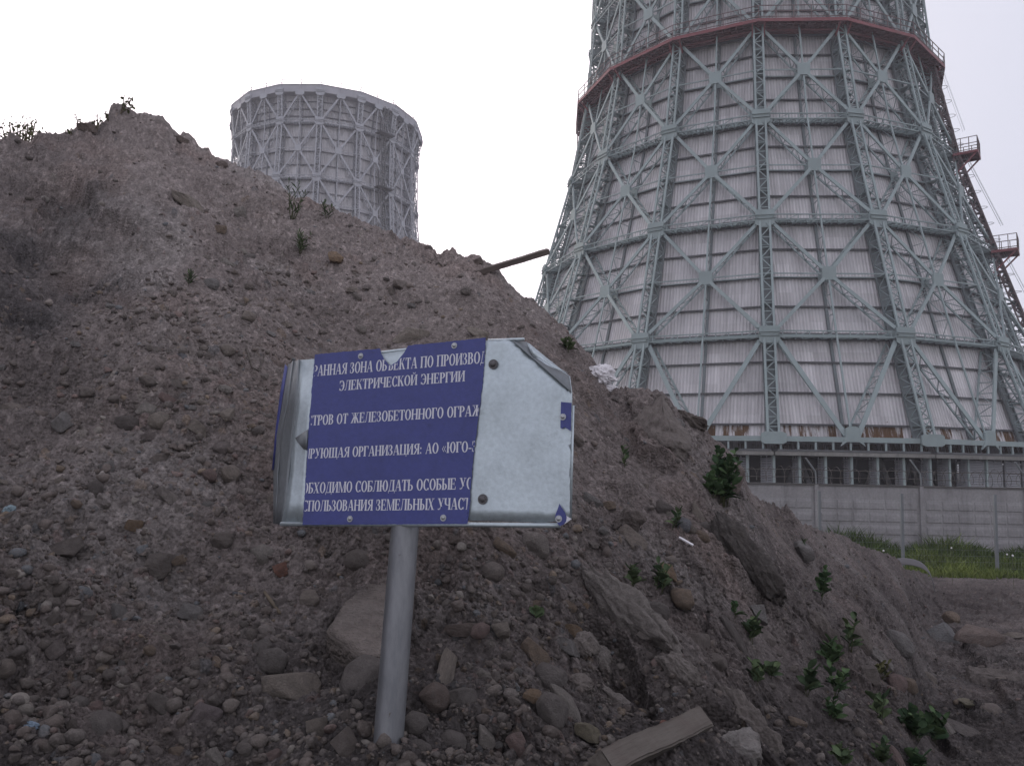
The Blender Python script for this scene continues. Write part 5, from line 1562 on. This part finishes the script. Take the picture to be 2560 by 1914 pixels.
chunk('clay_lump', 'clay lump', 1572, 1322, 76, 62, 60, 0, (.115, .095, .09), 'dark ball of clay on the slope beside the lower sign corner', 33, .15, .5, .35, .10)
chunk('asphalt_slab', 'asphalt slab', 1868, 1452, 235, 64, 84, 42, (.075, .071, .071), 'long dark slab of broken asphalt sunk in the slope', 34, .35, .3, .44, .24)
chunk('concrete_rubble', 'concrete', 1826, 1862, 120, 130, 90, 20, (.235, .225, .22), 'pale crumpled lump of concrete at the bottom of the heap', 35, .6, .4, .35, .14)
chunk('concrete_rubble', 'concrete', 1500, 1660, 60, 76, 46, 20, (.19, .175, .165), 'knobbly grey lump of concrete beside the crusted ledge', 36, .4, .4, .3, .16)
chunk('clay_block', 'clay block', 2490, 1690, 120, 150, 60, 60, (.11, .096, .09), 'broad brown block of clay at the side of the low slope', 37, .6, .45, .55, .16)
for q_ in (
 ('clay_block', 'clay block', 1572, 1612, 330, 88, 92, 52, (.205, .188, .178), 'long pale ridge of crusted clay running down above the dark crevice', 41, .3, .25, .52, .24),
 ('clay_block', 'clay block', 1880, 1838, 250, 84, 80, 42, (.15, .132, .124), 'brown ridge of crusted clay at the bottom beside the weeds', 42, .3, .25, .54, .24),
 ('clay_block', 'clay block', 1700, 1690, 130, 70, 70, 35, (.19, .17, .16), 'pale clay clod at the lower end of the long crusted ridge', 43, .3, .35, .42, .2),
 ('clay_block', 'clay block', 1456, 1640, 70, 56, 56, 10, (.18, .16, .15), 'knobbly clay clod in the crevice beside the ochre stones', 44, .4, .4, .2, .16),
 ('clay_block', 'clay block', 1530, 1716, 150, 44, 50, 36, (.165, .148, .14), 'long split clod lying in the crevice above the plank', 45, .7, .3, .25, .14),
 ('clay_block', 'clay block', 1446, 1700, 64, 50, 46, -20, (.15, .13, .12), 'squat clay clod beside the yellowish stone', 46, .5, .4, .25, .16),
 ('concrete_rubble', 'concrete', 1900, 1418, 120, 24, 40, 40, (.22, .205, .20), 'pale crumbly rim along the top of the dark asphalt slab', 47, .6, .3, .1, .18),
 ('clay_block', 'clay block', 2050, 1590, 110, 60, 50, 38, (.13, .112, .105), 'dark overhanging clod above the tall weed', 48, .5, .3, .3, .16),
 ('concrete_rubble', 'concrete', 2200, 1660, 120, 54, 50, 36, (.19, .18, .175), 'grey crust of concrete on the low slope uphill of the tan cobble', 49, .7, .3, .35, .16),
 ('clay_block', 'clay block', 1730, 1020, 74, 40, 50, 20, (.165, .14, .128), 'crumbly clod on the crest just above the big clay block', 50, .4, .4, .4, .18)): chunk(*q_)
def slab():
    # flat split stone behind the pole: a bevelled wedge
    p, n = on_mound(938, 1560); k = px_size(p)
    top_ = [(815, 1580), (862, 1500), (960, 1430), (1015, 1452), (1036, 1510), (1018, 1572), (960, 1640), (900, 1640)]
    view = (CAMP - p).normalized(); up_ = (n * .75 + Vector((0, 0, 1)) * .25).normalized()
    d0 = (p + up_ * .05 - CAMP)
    ring_t, ring_b = [], []
    for u, v in top_:
        d = ray(u, v); t = d0.dot(up_) / d.dot(up_); q = CAMP + d * t
        ring_t.append(q); ring_b.append(q - up_ * .15 - view * .015 + Vector((0, .03, 0)))
    b_ = bmesh.new()
    T_ = [b_.verts.new(q) for q in ring_t]; B_ = [b_.verts.new(q) for q in ring_b]
    b_.faces.new(T_); b_.faces.new(B_[::-1])
    for i in range(len(T_)): b_.faces.new((T_[i], B_[i], B_[(i + 1) % len(T_)], T_[(i + 1) % len(T_)]))
    bmesh.ops.recalc_face_normals(b_, faces=b_.faces[:])
    bmesh.ops.bevel(b_, geom=b_.edges[:], offset=.006, segments=2, affect='EDGES')
    bmesh.ops.triangulate(b_, faces=b_.faces[:])
    for _ in range(3): 
        bmesh.ops.subdivide_edges(b_, edges=[e for e in b_.edges if e.calc_length() > .02], cuts=1); bmesh.ops.triangulate(b_, faces=b_.faces[:])
    for v in b_.verts:
        c = np.array([v.co]); v.co += up_ * float(.012 * vn3(c, 9, 3)[0] + .006 * vn3(c, 24, 5)[0])
    c0 = sum((v.co for v in b_.verts), Vector()) / len(b_.verts)
    for v in b_.verts: v.co -= c0
    me = bpy.data.meshes.new('split_stone'); b_.to_mesh(me); b_.free(); me.materials.append(M['stone'])
    me.polygons.foreach_set('use_smooth', np.ones(len(me.polygons), bool))
    o = bpy.data.objects.new('split_stone', me); COL.objects.link(o); o.location = c0; o.color = (.125, .107, .099, 1)
    tag(o, 'wide flat split stone with a dark gap beneath, behind the pole', 'stone', 'stones picked out on the heap')
slab()
# loose cobbles that look alike: individuals, in two looks
DENS = [(480, 1010, 240, 190, 1), (110, 1480, 220, 240, .9), (1230, 1560, 280, 190, 1), (1150, 1850, 420, 110, 1), (1560, 1700, 180, 160, .8), (1420, 1400, 200, 90, .7), (760, 720, 280, 130, .35), (2330, 1740, 200, 110, .9), (1740, 1320, 90, 60, .6), (620, 1560, 240, 200, .4), (1000, 1250, 220, 60, .5), (1500, 1450, 160, 100, .5), (1500, 1760, 160, 120, .7), (260, 1800, 280, 100, .7), (380, 780, 120, 80, .6), (2120, 1560, 200, 130, .25), (900, 900, 500, 160, .15), (700, 520, 300, 100, .12)]
def dens(u, v):
    d = .05
    for a, b, s1, s2, w_ in DENS: d += w_ * math.exp(-(((u - a) / s1) ** 2 + ((v - b) / s2) ** 2))
    return min(d, 1)
rng = np.random.default_rng(77)
def ridge_v(u):
    return float(np.interp(u, [p[0] for p in RIDGE], [p[1] for p in RIDGE]))
cnt = 0; taken = [(q[0], q[1], max(q[2], q[3])) for q in NAMED] + [(938, 1560, 240), (972, 1780, 120), (1660, 1860, 200)]
while cnt < 195:
    u, v = rng.uniform(-10, 2560), rng.uniform(600, 1914)
    if v < ridge_v(u) + 25 or rng.random() > dens(u, v) or (690 < u < 1430 and 850 < v < 1310): continue
    sz = 22 + (62 if v > 950 else 26) * rng.random() ** 2.2 * (.75 + .5 * (v - 600) / 1300)
    if any((u - a) ** 2 + (v - b) ** 2 < (.5 * (sz + c)) ** 2 for a, b, c in taken): continue
    taken.append((u, v, sz))
    rnd = rng.random() < .35
    c = np.array(((.15, .13, .12), (.175, .155, .145), (.14, .12, .11), (.20, .17, .15), (.165, .14, .135), (.16, .155, .155))[rng.integers(6)]) * rng.uniform(.95, 1.35) * (1.3 - (.05 if u > 950 else .3) * min(1, max(0, (v - 900) / 700)))
    put_stone(u, v, sz, sz * rng.uniform(.5, .85), tuple(c), 'dusty brownish grey cobble half buried among many like it on the heap' if rnd else 'dusty brownish grey broken rock half buried among many like it on the heap', 'r' if rnd else 'a', rng.uniform(-40, 50), int(rng.integers(1000)), 'loose cobbles on the heap' if rnd else 'loose broken rocks on the heap', deep=.28, upright=.15)
    cnt += 1
# gravel: countless small stones, one object
def gravel():
    rg = np.random.default_rng(5)
    shp = [stone_shape(300 + i, 1, .35 if i % 2 else .9) for i in range(12)] 
    shp2 = [stone_shape(330 + i, 2, .25 if i % 3 == 0 else .9) for i in range(12)]
    pal_ = np.array([(.15,.125,.115), (.13,.112,.104), (.18,.155,.142), (.16,.14,.132), (.12,.105,.1), (.21,.165,.13), (.19,.14,.13), (.15,.155,.165), (.25,.225,.205), (.14,.115,.105)])
    VV, FF, CC = [], [], []; nv = 0; n = 0
    while n < 12000:
        u, v = rg.uniform(-300, 2700), rg.uniform(250, 2050)
        rv = ridge_v(u)
        if v < rv + 4: continue
        d = dens(u, v) + (.10 if v > 600 else .03)
        if v > 1441 and u > 2200: d *= .6
        if rg.random() > d: continue
        a, te = azte(u, v)
        i = int(np.clip(np.searchsorted(AZ, a), 2, len(AZ) - 3)); j = int(np.clip(np.searchsorted(TEg[i], te), 3, NR - 4))
        p = POS[i, j]; dist = Rg[i, j]
        s_ = np.exp(rg.normal(math.log(.0095), .6)) * (.75 + .07 * dist)
        s_ = min(s_, .04)
        if any((u - q[0]) ** 2 + (v - q[1]) ** 2 < (.62 * q[2]) ** 2 for q in taken): continue
        big = s_ / dist > .0052
        V, Fc = (shp2 if big else shp)[rg.integers(12)]
        e = Euler(rg.uniform(-.6, .6, 3) + np.array([0, 0, rg.uniform(0, 6.28)])).to_matrix()
        W = (V * np.array([1, rg.uniform(.6, 1), rg.uniform(.5, .9)]) * s_) @ np.array(e).T + p + np.array([0, 0.0, .02]) * s_
        VV.append(W); FF.append(Fc + nv); nv += len(V)
        c = pal_[rg.choice(10, p=[.2, .18, .13, .16, .12, .04, .05, .03, .035, .055])] * rg.uniform(.75, 1.12)
        c = c * (1.12 - .42 * min(1, max(0, (v - 900) / 700)))
        CC.append(np.repeat(c[None], len(V), 0)); n += 1
    o = mesh_np('gravel', np.concatenate(VV), np.concatenate(FF), M['gravel'], smooth=True, col=np.concatenate(CC))
    tag(o, 'countless small stones and chips strewn over the soil heap', 'gravel', kind='stuff')
gravel()
# ------------------------------------------------------------------ timber, rags and scraps
def timber(name, u0, v0, u1, v1, tpx, wpx, mat, label, lift0=0, lift1=0, tilt=.3, r1=None, wob=.1):
    p0, n = on_mound(u0, v0); k = px_size(p0)
    if r1: p1 = at(u1, v1, r1)
    else: p1, _ = on_mound(u1, v1)
    p0 = p0 + n * lift0; p1 = p1 + n * lift1
    ax = (p1 - p0); L = ax.length; ax.normalize()
    side_ = ax.cross(n); side_.normalize(); up_ = side_.cross(ax); 
    B = Matrix((ax, side_, up_)).transposed() @ Matrix.Rotation(tilt, 3, 'X')
    b_ = bmesh.new(); bmesh.ops.create_cube(b_, size=1)
    for q in b_.verts: q.co = Vector((q.co.x * L, q.co.y * wpx * k, q.co.z * tpx * k))
    bmesh.ops.bevel(b_, geom=b_.edges[:], offset=min(tpx, wpx) * k * .09, segments=2, affect='EDGES')
    bmesh.ops.subdivide_edges(b_, edges=[e for e in b_.edges if e.calc_length() > L * .4], cuts=22, use_grid_fill=True)
    for q in b_.verts:
        c = q.co; c.y += .03 * wpx * k * math.sin(c.x * 3 + c.z * 9); c.z += wob * tpx * k * float(fbm(np.array([c.x * 5]), np.array([c.y * 14 + c.z * 9]), 4, 3)[0]); c.y += wob * wpx * k * float(fbm(np.array([c.x * 4 + 5]), np.array([c.z * 14]), 6, 3)[0])
        c.z += .5 * wob * tpx * k * float(fbm(np.array([c.x * 34 + c.y * 20]), np.array([c.y * 60]), 14, 2)[0]); c.y += .5 * wob * wpx * k * float(fbm(np.array([c.x * 40]), np.array([c.z * 50 + 3]), 16, 2)[0])
        if abs(c.x) > L * .47: c.x += .12 * wpx * k * float(vnoise(np.array([c.y * 90]), np.array([c.z * 90]), 8)[0])
    me = bpy.data.meshes.new(name); b_.to_mesh(me); b_.free(); me.materials.append(mat)
    o = bpy.data.objects.new(name, me); COL.objects.link(o)
    o.matrix_basis = Matrix.Translation((p0 + p1) / 2) @ B.to_4x4()
    return tag(o, label, 'timber')
p_, _n = on_mound(1222, 668); r_ = math.hypot(p_.x, p_.y)
timber('wooden_beam', 1190, 676, 1371, 628, 14, 15, M['wood_dark'], 'rough brown beam sticking out of the crest towards the near tower', -.02, 0, .25, r_ + .05, wob=.04)
timber('wooden_plank', 1490, 1950, 1738, 1826, 58, 66, M['wood'], 'thick weathered plank end lying at the bottom of the heap', .04, .06, -.25, wob=.05)
timber('wood_splinter', 1692, 1352, 1728, 1376, 3, 9, M['white_plastic'], 'white splinter of wood lying below the bush', .03, .03, 0)
def stick(name, pts, r, label, mat='twig', lift=.012, cat='stick'):
    P_ = []
    for u, v in pts:
        p, n = on_mound(u, v); P_.append(p + n * lift)
    o_ = P_[0].copy(); mb = MB(); mb.tube([tuple(p - o_) for p in P_], r, 6)
    o = mb.build(name, M[mat], None, True); o.location = o_
    return tag(o, label, cat)
stick('dry_stick', [(662, 1475), (676, 1498), (688, 1515), (698, 1545)], [.008, .009, .0075, .006], 'thin dry stick lying on bare soil between rubble and pole')
stick('dry_stalk', [(614, 890), (630, 905), (648, 908), (660, 902)], .006, 'pale curled stalk above the sign corner', 'wood')
stick('root', [(948, 1828), (975, 1846), (1000, 1853), (1012, 1856)], [.009, .011, .010, .013], 'yellowish root curling round the foot of the pole', 'wood')
stick('dry_stalk', [(466, 760), (467, 800)], .006, 'short dry stalk standing in the soil above the rubble', 'wood', .02)
def crumple(name, u, v, wpx, hpx, label, mat, seed, cat):
    p, n = on_mound(u, v); k = px_size(p)
    V, Fc = ICO[4]
    r = 1 + .5 * np.abs(vn3(V, 2.2, seed)) - .55 * np.abs(vn3(V, 3.7, seed + 2)) + .2 * vn3(V, 8, seed + 5)
    W = V * r[:, None] * np.array([wpx * k * .5, hpx * k * .45, hpx * k * .55])
    o = mesh_np(name, W, Fc, mat, smooth=False); o.location = p + n * hpx * k * .15
    return tag(o, label, cat)
crumple('plastic_bag', 1496, 944, 66, 48, 'crumpled white plastic bag caught on the crest before the tower', M['white_plastic'], 3, 'plastic bag')
crumple('plastic_bag', 1520, 962, 40, 22, 'small torn white strip next to the white bag on the crest', M['white_plastic'], 9, 'plastic scrap')
sc_m = Mat('blue_grey_plastic').fin((.17, .22, .25), .6, .3)
crumple('plastic_scrap', 22, 1278, 30, 26, 'small bluish plastic scrap on the lower slope far from the sign', sc_m, 5, 'plastic scrap')
crumple('plastic_scrap', 74, 1820, 44, 22, 'faded light blue scrap pressed into the soil at the bottom', Mat('faded_blue_plastic').fin((.13, .17, .22), .7, .2), 6, 'plastic scrap')
def strip_arch():
    pts = [(2236, 1404), (2262, 1402), (2290, 1406), (2312, 1416), (2328, 1436)]
    r = 17.5; P_ = [at(u, v, r) for u, v in pts]
    P_ = [P_[0] - Vector((.25, .1, .12))] + P_ + [P_[-1] - Vector((-.06, 0, .4))]
    V, Q = [], []
    for i, p in enumerate(P_):
        for j, q in enumerate((-.07, .07)): V.append(p + Vector((0, q * .5, q)) * (1.0 if i < 5 else .6))
    for i in range(len(P_) - 1): Q.append([2 * i, 2 * i + 1, 2 * i + 3, 2 * i + 2])
    o_ = P_[2]
    o = mesh_np('rubber_strip', [tuple(v - o_) for v in V], np.array(Q), Mat('grey_rubber').fin((.14, .135, .145), .7, .3), smooth=True); o.location = o_
    so = o.modifiers.new('thickness', 'SOLIDIFY'); so.thickness = .02
    sb = o.modifiers.new('smooth', 'SUBSURF'); sb.levels = sb.render_levels = 2
    tag(o, 'bent grey strip arching out of the soil at the edge of the grass', 'rubber strip')
strip_arch()

# ------------------------------------------------------------------ plants
def leaf_arrays(base, dirv, upv, L, W, droop, rg):
    """one leaf as a 2 x 5 folded strip"""
    dirv = Vector(dirv).normalized(); sd_ = dirv.cross(Vector(upv)); 
    if sd_.length < 1e-3: sd_ = dirv.cross(Vector((1, 0, 0)))
    sd_.normalize(); nn = sd_.cross(dirv)
    V = []
    prof = (.12, .75, 1.0, .8, .05)
    for i, w_ in enumerate(prof):
        t = i / 4
        c = Vector(base) + dirv * L * t - Vector((0, 0, 1)) * droop * L * t * t
        for s_ in (-1, 0, 1): V.append(tuple(c + sd_ * (W * .5 * w_ * s_) + nn * (abs(s_) * W * .16)))
    Q = [[i * 3 + j, i * 3 + j + 1, i * 3 + j + 4, i * 3 + j + 3] for i in range(4) for j in range(2)]
    return V, Q
def plant(name, label, u, v, hpx, nst, nl, lpx, wr, mat, seed, spread=.5, group='weeds on the heap', cat='weed', p=None, n=None, wild=.3):
    if p is None: p, n = on_mound(u, v)
    k = px_size(p); rg = np.random.default_rng(seed)
    root = empty(name, tuple(p)); tag(root, label, cat, group)
    sb = MB(); LV, LQ, LC = [], [], []; m_ = 0
    Hh = hpx * 1.2 * k
    for s_ in range(nst):
        th = rg.uniform(0, 6.28); lean = Vector((math.cos(th), math.sin(th), 0)) * spread * rg.uniform(.2, 1) + Vector(n) * .25 + Vector((0, 0, 1))
        lean.normalize(); L = Hh * rg.uniform(.7, 1.05)
        b0 = Vector((rg.normal(0, .05) * hpx * k, rg.normal(0, .05) * hpx * k, -.01))
        pts = [b0 + lean * L * t + Vector((math.sin(t * 5 + s_), math.cos(t * 4 + s_ * 2), 0)) * .03 * L for t in np.linspace(0, 1, 6)]
        sb.tube([tuple(q) for q in pts], [max(.0012, .010 * Hh * (1.2 - t)) for t in np.linspace(0, 1, 6)], 5)
        for i in range(nl):
            t = .15 + .85 * (i + .6) / nl; q = pts[min(int(t * 5), 4)].lerp(pts[min(int(t * 5) + 1, 5)], t * 5 - int(t * 5))
            a = i * 2.4 + rg.uniform(-.6, .6)
            d = Vector((math.cos(a), math.sin(a), rg.uniform(.3, 1.6) + t * .8)); 
            l_ = lpx * 1.3 * k * rg.uniform(.65, 1.15) * (1.1 - .45 * t)
            V, Q = leaf_arrays(q, d, Vector((rg.normal(0, wild), rg.normal(0, wild), 1)), l_, l_ * wr * rg.uniform(.8, 1.2), rg.uniform(.1, .5), rg)
            LV += V; LQ += [[x + m_ for x in f] for f in Q]; m_ += len(V); LC += [float(np.clip(rg.normal(.25 + .4 * ((seed * 7) % 10) / 10, .3), 0, 1))] * len(V)
    sb.build('stem', M['stem'], root, True)
    mesh_np('foliage', LV, np.array(LQ), M[mat], root, True, col=np.array(LC)[:, None] * np.ones(3))
    return root
PL = [
 ('bush', 'thick dark green bush growing on the crest before the louvres', 1806, 1268, 122, 10, 16, 32, .55, 'leaf_dark', .36),
 ('bush', 'low dark green clump at the foot of the thick bush', 1782, 1250, 44, 6, 8, 30, .6, 'leaf_dark', .7),
 ('weed', 'slender bright weed leaning alone on the slope below the clay block', 1562, 1168, 54, 2, 9, 24, .35, 'leaf', .35),
 ('weed', 'small leafy weed beside the white splinter', 1680, 1352, 50, 2, 6, 28, .55, 'leaf', .4),
 ('weed', 'broad leaved weed beside the dark red brick bit', 1578, 1462, 60, 3, 6, 34, .6, 'leaf', .5),
 ('weed', 'broad leaved weed above the orange tan rock', 1646, 1478, 74, 3, 7, 34, .6, 'leaf', .4),
 ('weed', 'upright dark weed standing alone past the asphalt slab', 2052, 1506, 66, 3, 8, 30, .55, 'leaf_dark', .3),
 ('weed', 'faint small weed uphill of the upright dark weed', 2004, 1388, 34, 2, 6, 18, .5, 'leaf', .5),
 ('weed', 'tiny two leaved seedling between tan and cream cobbles', 1342, 1546, 30, 2, 3, 30, .65, 'leaf', .5),
 ('weed', 'small dull weed above the cigar shaped grey stone', 1838, 1572, 36, 2, 5, 24, .55, 'leaf_dark', .5),
 ('weed', 'pale green weed beside the cigar shaped grey stone', 1878, 1628, 66, 3, 6, 38, .55, 'leaf', .5),
 ('weed', 'weed with upright leaves on the crusted ledge', 1888, 1692, 50, 2, 5, 36, .6, 'leaf', .35),
 ('weed', 'flat sprawling weed below the crusted ledge', 1926, 1712, 34, 3, 4, 34, .6, 'leaf', .9),
 ('weed', 'tall weed under the overhanging clod', 2124, 1650, 84, 3, 8, 34, .5, 'leaf', .25),
 ('weed', 'wide leaved weed beside the tall weed under the overhang', 2076, 1668, 64, 4, 6, 38, .6, 'leaf_dark', .5),
 ('weed', 'straggling weed in the damp hollow', 2086, 1738, 60, 4, 7, 34, .5, 'leaf_dark', .6),
 ('weed', 'upright weed with folded leaves beside the damp hollow', 2010, 1760, 74, 3, 6, 44, .5, 'leaf', .3),
 ('weed', 'yellowish small weed above the tan cobble', 2208, 1700, 40, 3, 6, 26, .4, 'leaf_dry', .7),
 ('weed', 'dark weed with one long leaf below the pinkish stone', 2198, 1802, 66, 3, 6, 44, .45, 'leaf', .4),
 ('weed', 'wide clump of dark weeds above the dusky pink slab', 2290, 1846, 66, 6, 8, 40, .6, 'leaf_dark', .8),
 ('weed', 'second clump of dark weeds nearer the pale stone', 2336, 1862, 60, 5, 7, 40, .6, 'leaf_dark', .8),
 ('weed', 'light green weed at the very bottom beside the crust', 2104, 1912, 46, 4, 6, 36, .6, 'leaf', .7),
 ('weed', 'light green weed at the very bottom below the dusky pink slab', 2206, 1906, 56, 4, 7, 36, .6, 'leaf', .7),
 ('weed', 'darker weed at the very bottom below the dark clumps', 2280, 1910, 50, 4, 6, 38, .6, 'leaf_dark', .7),
 ('weed', 'small bright weed on the slope behind the folded sign corner', 1418, 882, 30, 3, 6, 22, .5, 'leaf', .6),
 ('weed', 'faint weed in the hollow of the low slope', 2080, 1800, 46, 4, 6, 32, .5, 'leaf_dark', .7),
]
for i, q in enumerate(PL):
    plant(*q[:10], seed=50 + i, spread=q[10])
# feathery weeds on the upper slope
for i, (u, v, h, ns, lab) in enumerate(((728, 560, 88, 5, 'tall feathery grass weed high on the slope under the far tower'), (752, 606, 50, 6, 'low feathery grass weed just below the tall one'), (818, 548, 40, 3, 'thin feathery grass weed on the crest before the far tower'), (470, 715, 34, 3, 'thin dull weed on the upper slope above the rubble'))):
    plant('weed', lab, u, v, h, ns, 12, 24, .12, 'leaf', 90 + i, .6)
def twig(label, u, v, tips, seed, leaf=9):
    p, n = on_mound(u, v); k = px_size(p); rg = np.random.default_rng(seed)
    root = empty('twig', tuple(p)); tag(root, label, 'twig', 'twigs on the crest')
    sb = MB(); LV, LQ, LC = [], [], []; m_ = 0
    r = math.hypot(p.x, p.y)
    for tu, tv in tips:
        q = at(tu, tv, r + rg.uniform(-.05, .15)) - p
        pts = [q * t + Vector((0, 0, .04 * math.sin(t * 3 + seed))) * q.length for t in np.linspace(0, 1, 6)]
        sb.tube([tuple(x) for x in pts], [.006, .0055, .005, .0045, .004, .003], 5)
        for i in range(9):
            t = .35 + .65 * i / 8; c = pts[min(int(t * 5), 4)].lerp(pts[min(int(t * 5) + 1, 5)], t * 5 - int(t * 5))
            d = Vector(rg.normal(size=3)); l_ = leaf * k * rg.uniform(.7, 1.3)
            V, Q = leaf_arrays(c, d, Vector(rg.normal(size=3)), l_, l_ * .6, .2, rg)
            LV += V; LQ += [[x + m_ for x in f] for f in Q]; m_ += len(V); LC += [.3] * len(V)
    sb.build('stem', M['twig'], root); mesh_np('foliage', LV, np.array(LQ), M['leaf_dry'], root, True, col=np.array(LC)[:, None] * np.ones(3))
twig('leafy twig standing on the peak of the heap', 304, 268, [(312, 236), (334, 238), (336, 262), (322, 246)], 1)
twig('small twig on the crest below the peak', 244, 306, [(244, 284), (234, 296), (252, 290)], 2, 7)
twig('thin twig on the crest away from the peak', 200, 306, [(190, 286), (202, 296)], 3, 7)
twig('low dark twig on the crest towards the bush behind', 180, 332, [(166, 324), (176, 324)], 4, 8)
twig('short sprig against the side of the peak', 272, 300, [(264, 282), (270, 286)], 5, 7)
def far_bush():
    c = at(62, 360, 11.5); k = px_size(c)
    root = empty('bush', (c.x, c.y, c.z - 1.5)); tag(root, 'leafy bush rising behind the crest of the heap', 'bush')
    rg = np.random.default_rng(8); sb = MB(); LV, LQ, LC = [], [], []; m_ = 0
    for u, v in ((6, 318), (24, 310), (34, 322), (44, 318), (58, 312), (70, 306), (80, 304), (86, 318), (98, 328), (64, 328), (50, 332), (20, 330), (-20, 300), (-40, 320), (-8, 326), (90, 334)):
        q = at(u, v, 11.5 + rg.uniform(-.3, .4)) - Vector(root.location)
        pts = [Vector((q.x * t * t, q.y * t * t, q.z * t)) for t in np.linspace(0, 1, 6)]
        sb.tube([tuple(x) for x in pts], [.03, .025, .02, .014, .010, .006], 5)
        for i in range(46):
            t = rg.uniform(.72, 1.02); cc = Vector((q.x * t * t, q.y * t * t, q.z * t)) + Vector(rg.normal(0, .045, 3))
            l_ = 8.5 * k * rg.uniform(.6, 1.3); V, Q = leaf_arrays(cc, Vector(rg.normal(size=3)), Vector(rg.normal(size=3)), l_, l_ * .6, .2, rg)
            LV += V; LQ += [[x + m_ for x in f] for f in Q]; m_ += len(V); LC += [float(rg.random())] * len(V)
    sb.build('branch', M['twig'], root); mesh_np('foliage', LV, np.array(LQ), M['leaf_dry'], root, True, col=np.array(LC)[:, None] * np.ones(3))
far_bush()
# ------------------------------------------------------------------ air
def haze():
    a = bpy.data.materials.new('haze_air'); a.use_nodes = True; t = a.node_tree
    t.nodes.remove(t.nodes['Principled BSDF'])
    v = t.nodes.new('ShaderNodeVolumePrincipled'); v.inputs['Density'].default_value = HAZE; v.inputs['Color'].default_value = (.93, .92, 1, 1)
    v.inputs['Anisotropy'].default_value = .2
    t.links.new(v.outputs[0], t.nodes['Material Output'].inputs['Volume'])
    x, y0, y1, zl, zh = 150, -60, 230, -1, 75
    V = [(i, j, k) for i in (-x, x) for j in (y0, y1) for k in (zl, zh)]
    o = mesh_np('haze', V, MB.BOX, a); tag(o, 'thin pale haze in the air round the towers', 'haze', kind='stuff')
HAZE = 0.0009
if HAZE: haze()
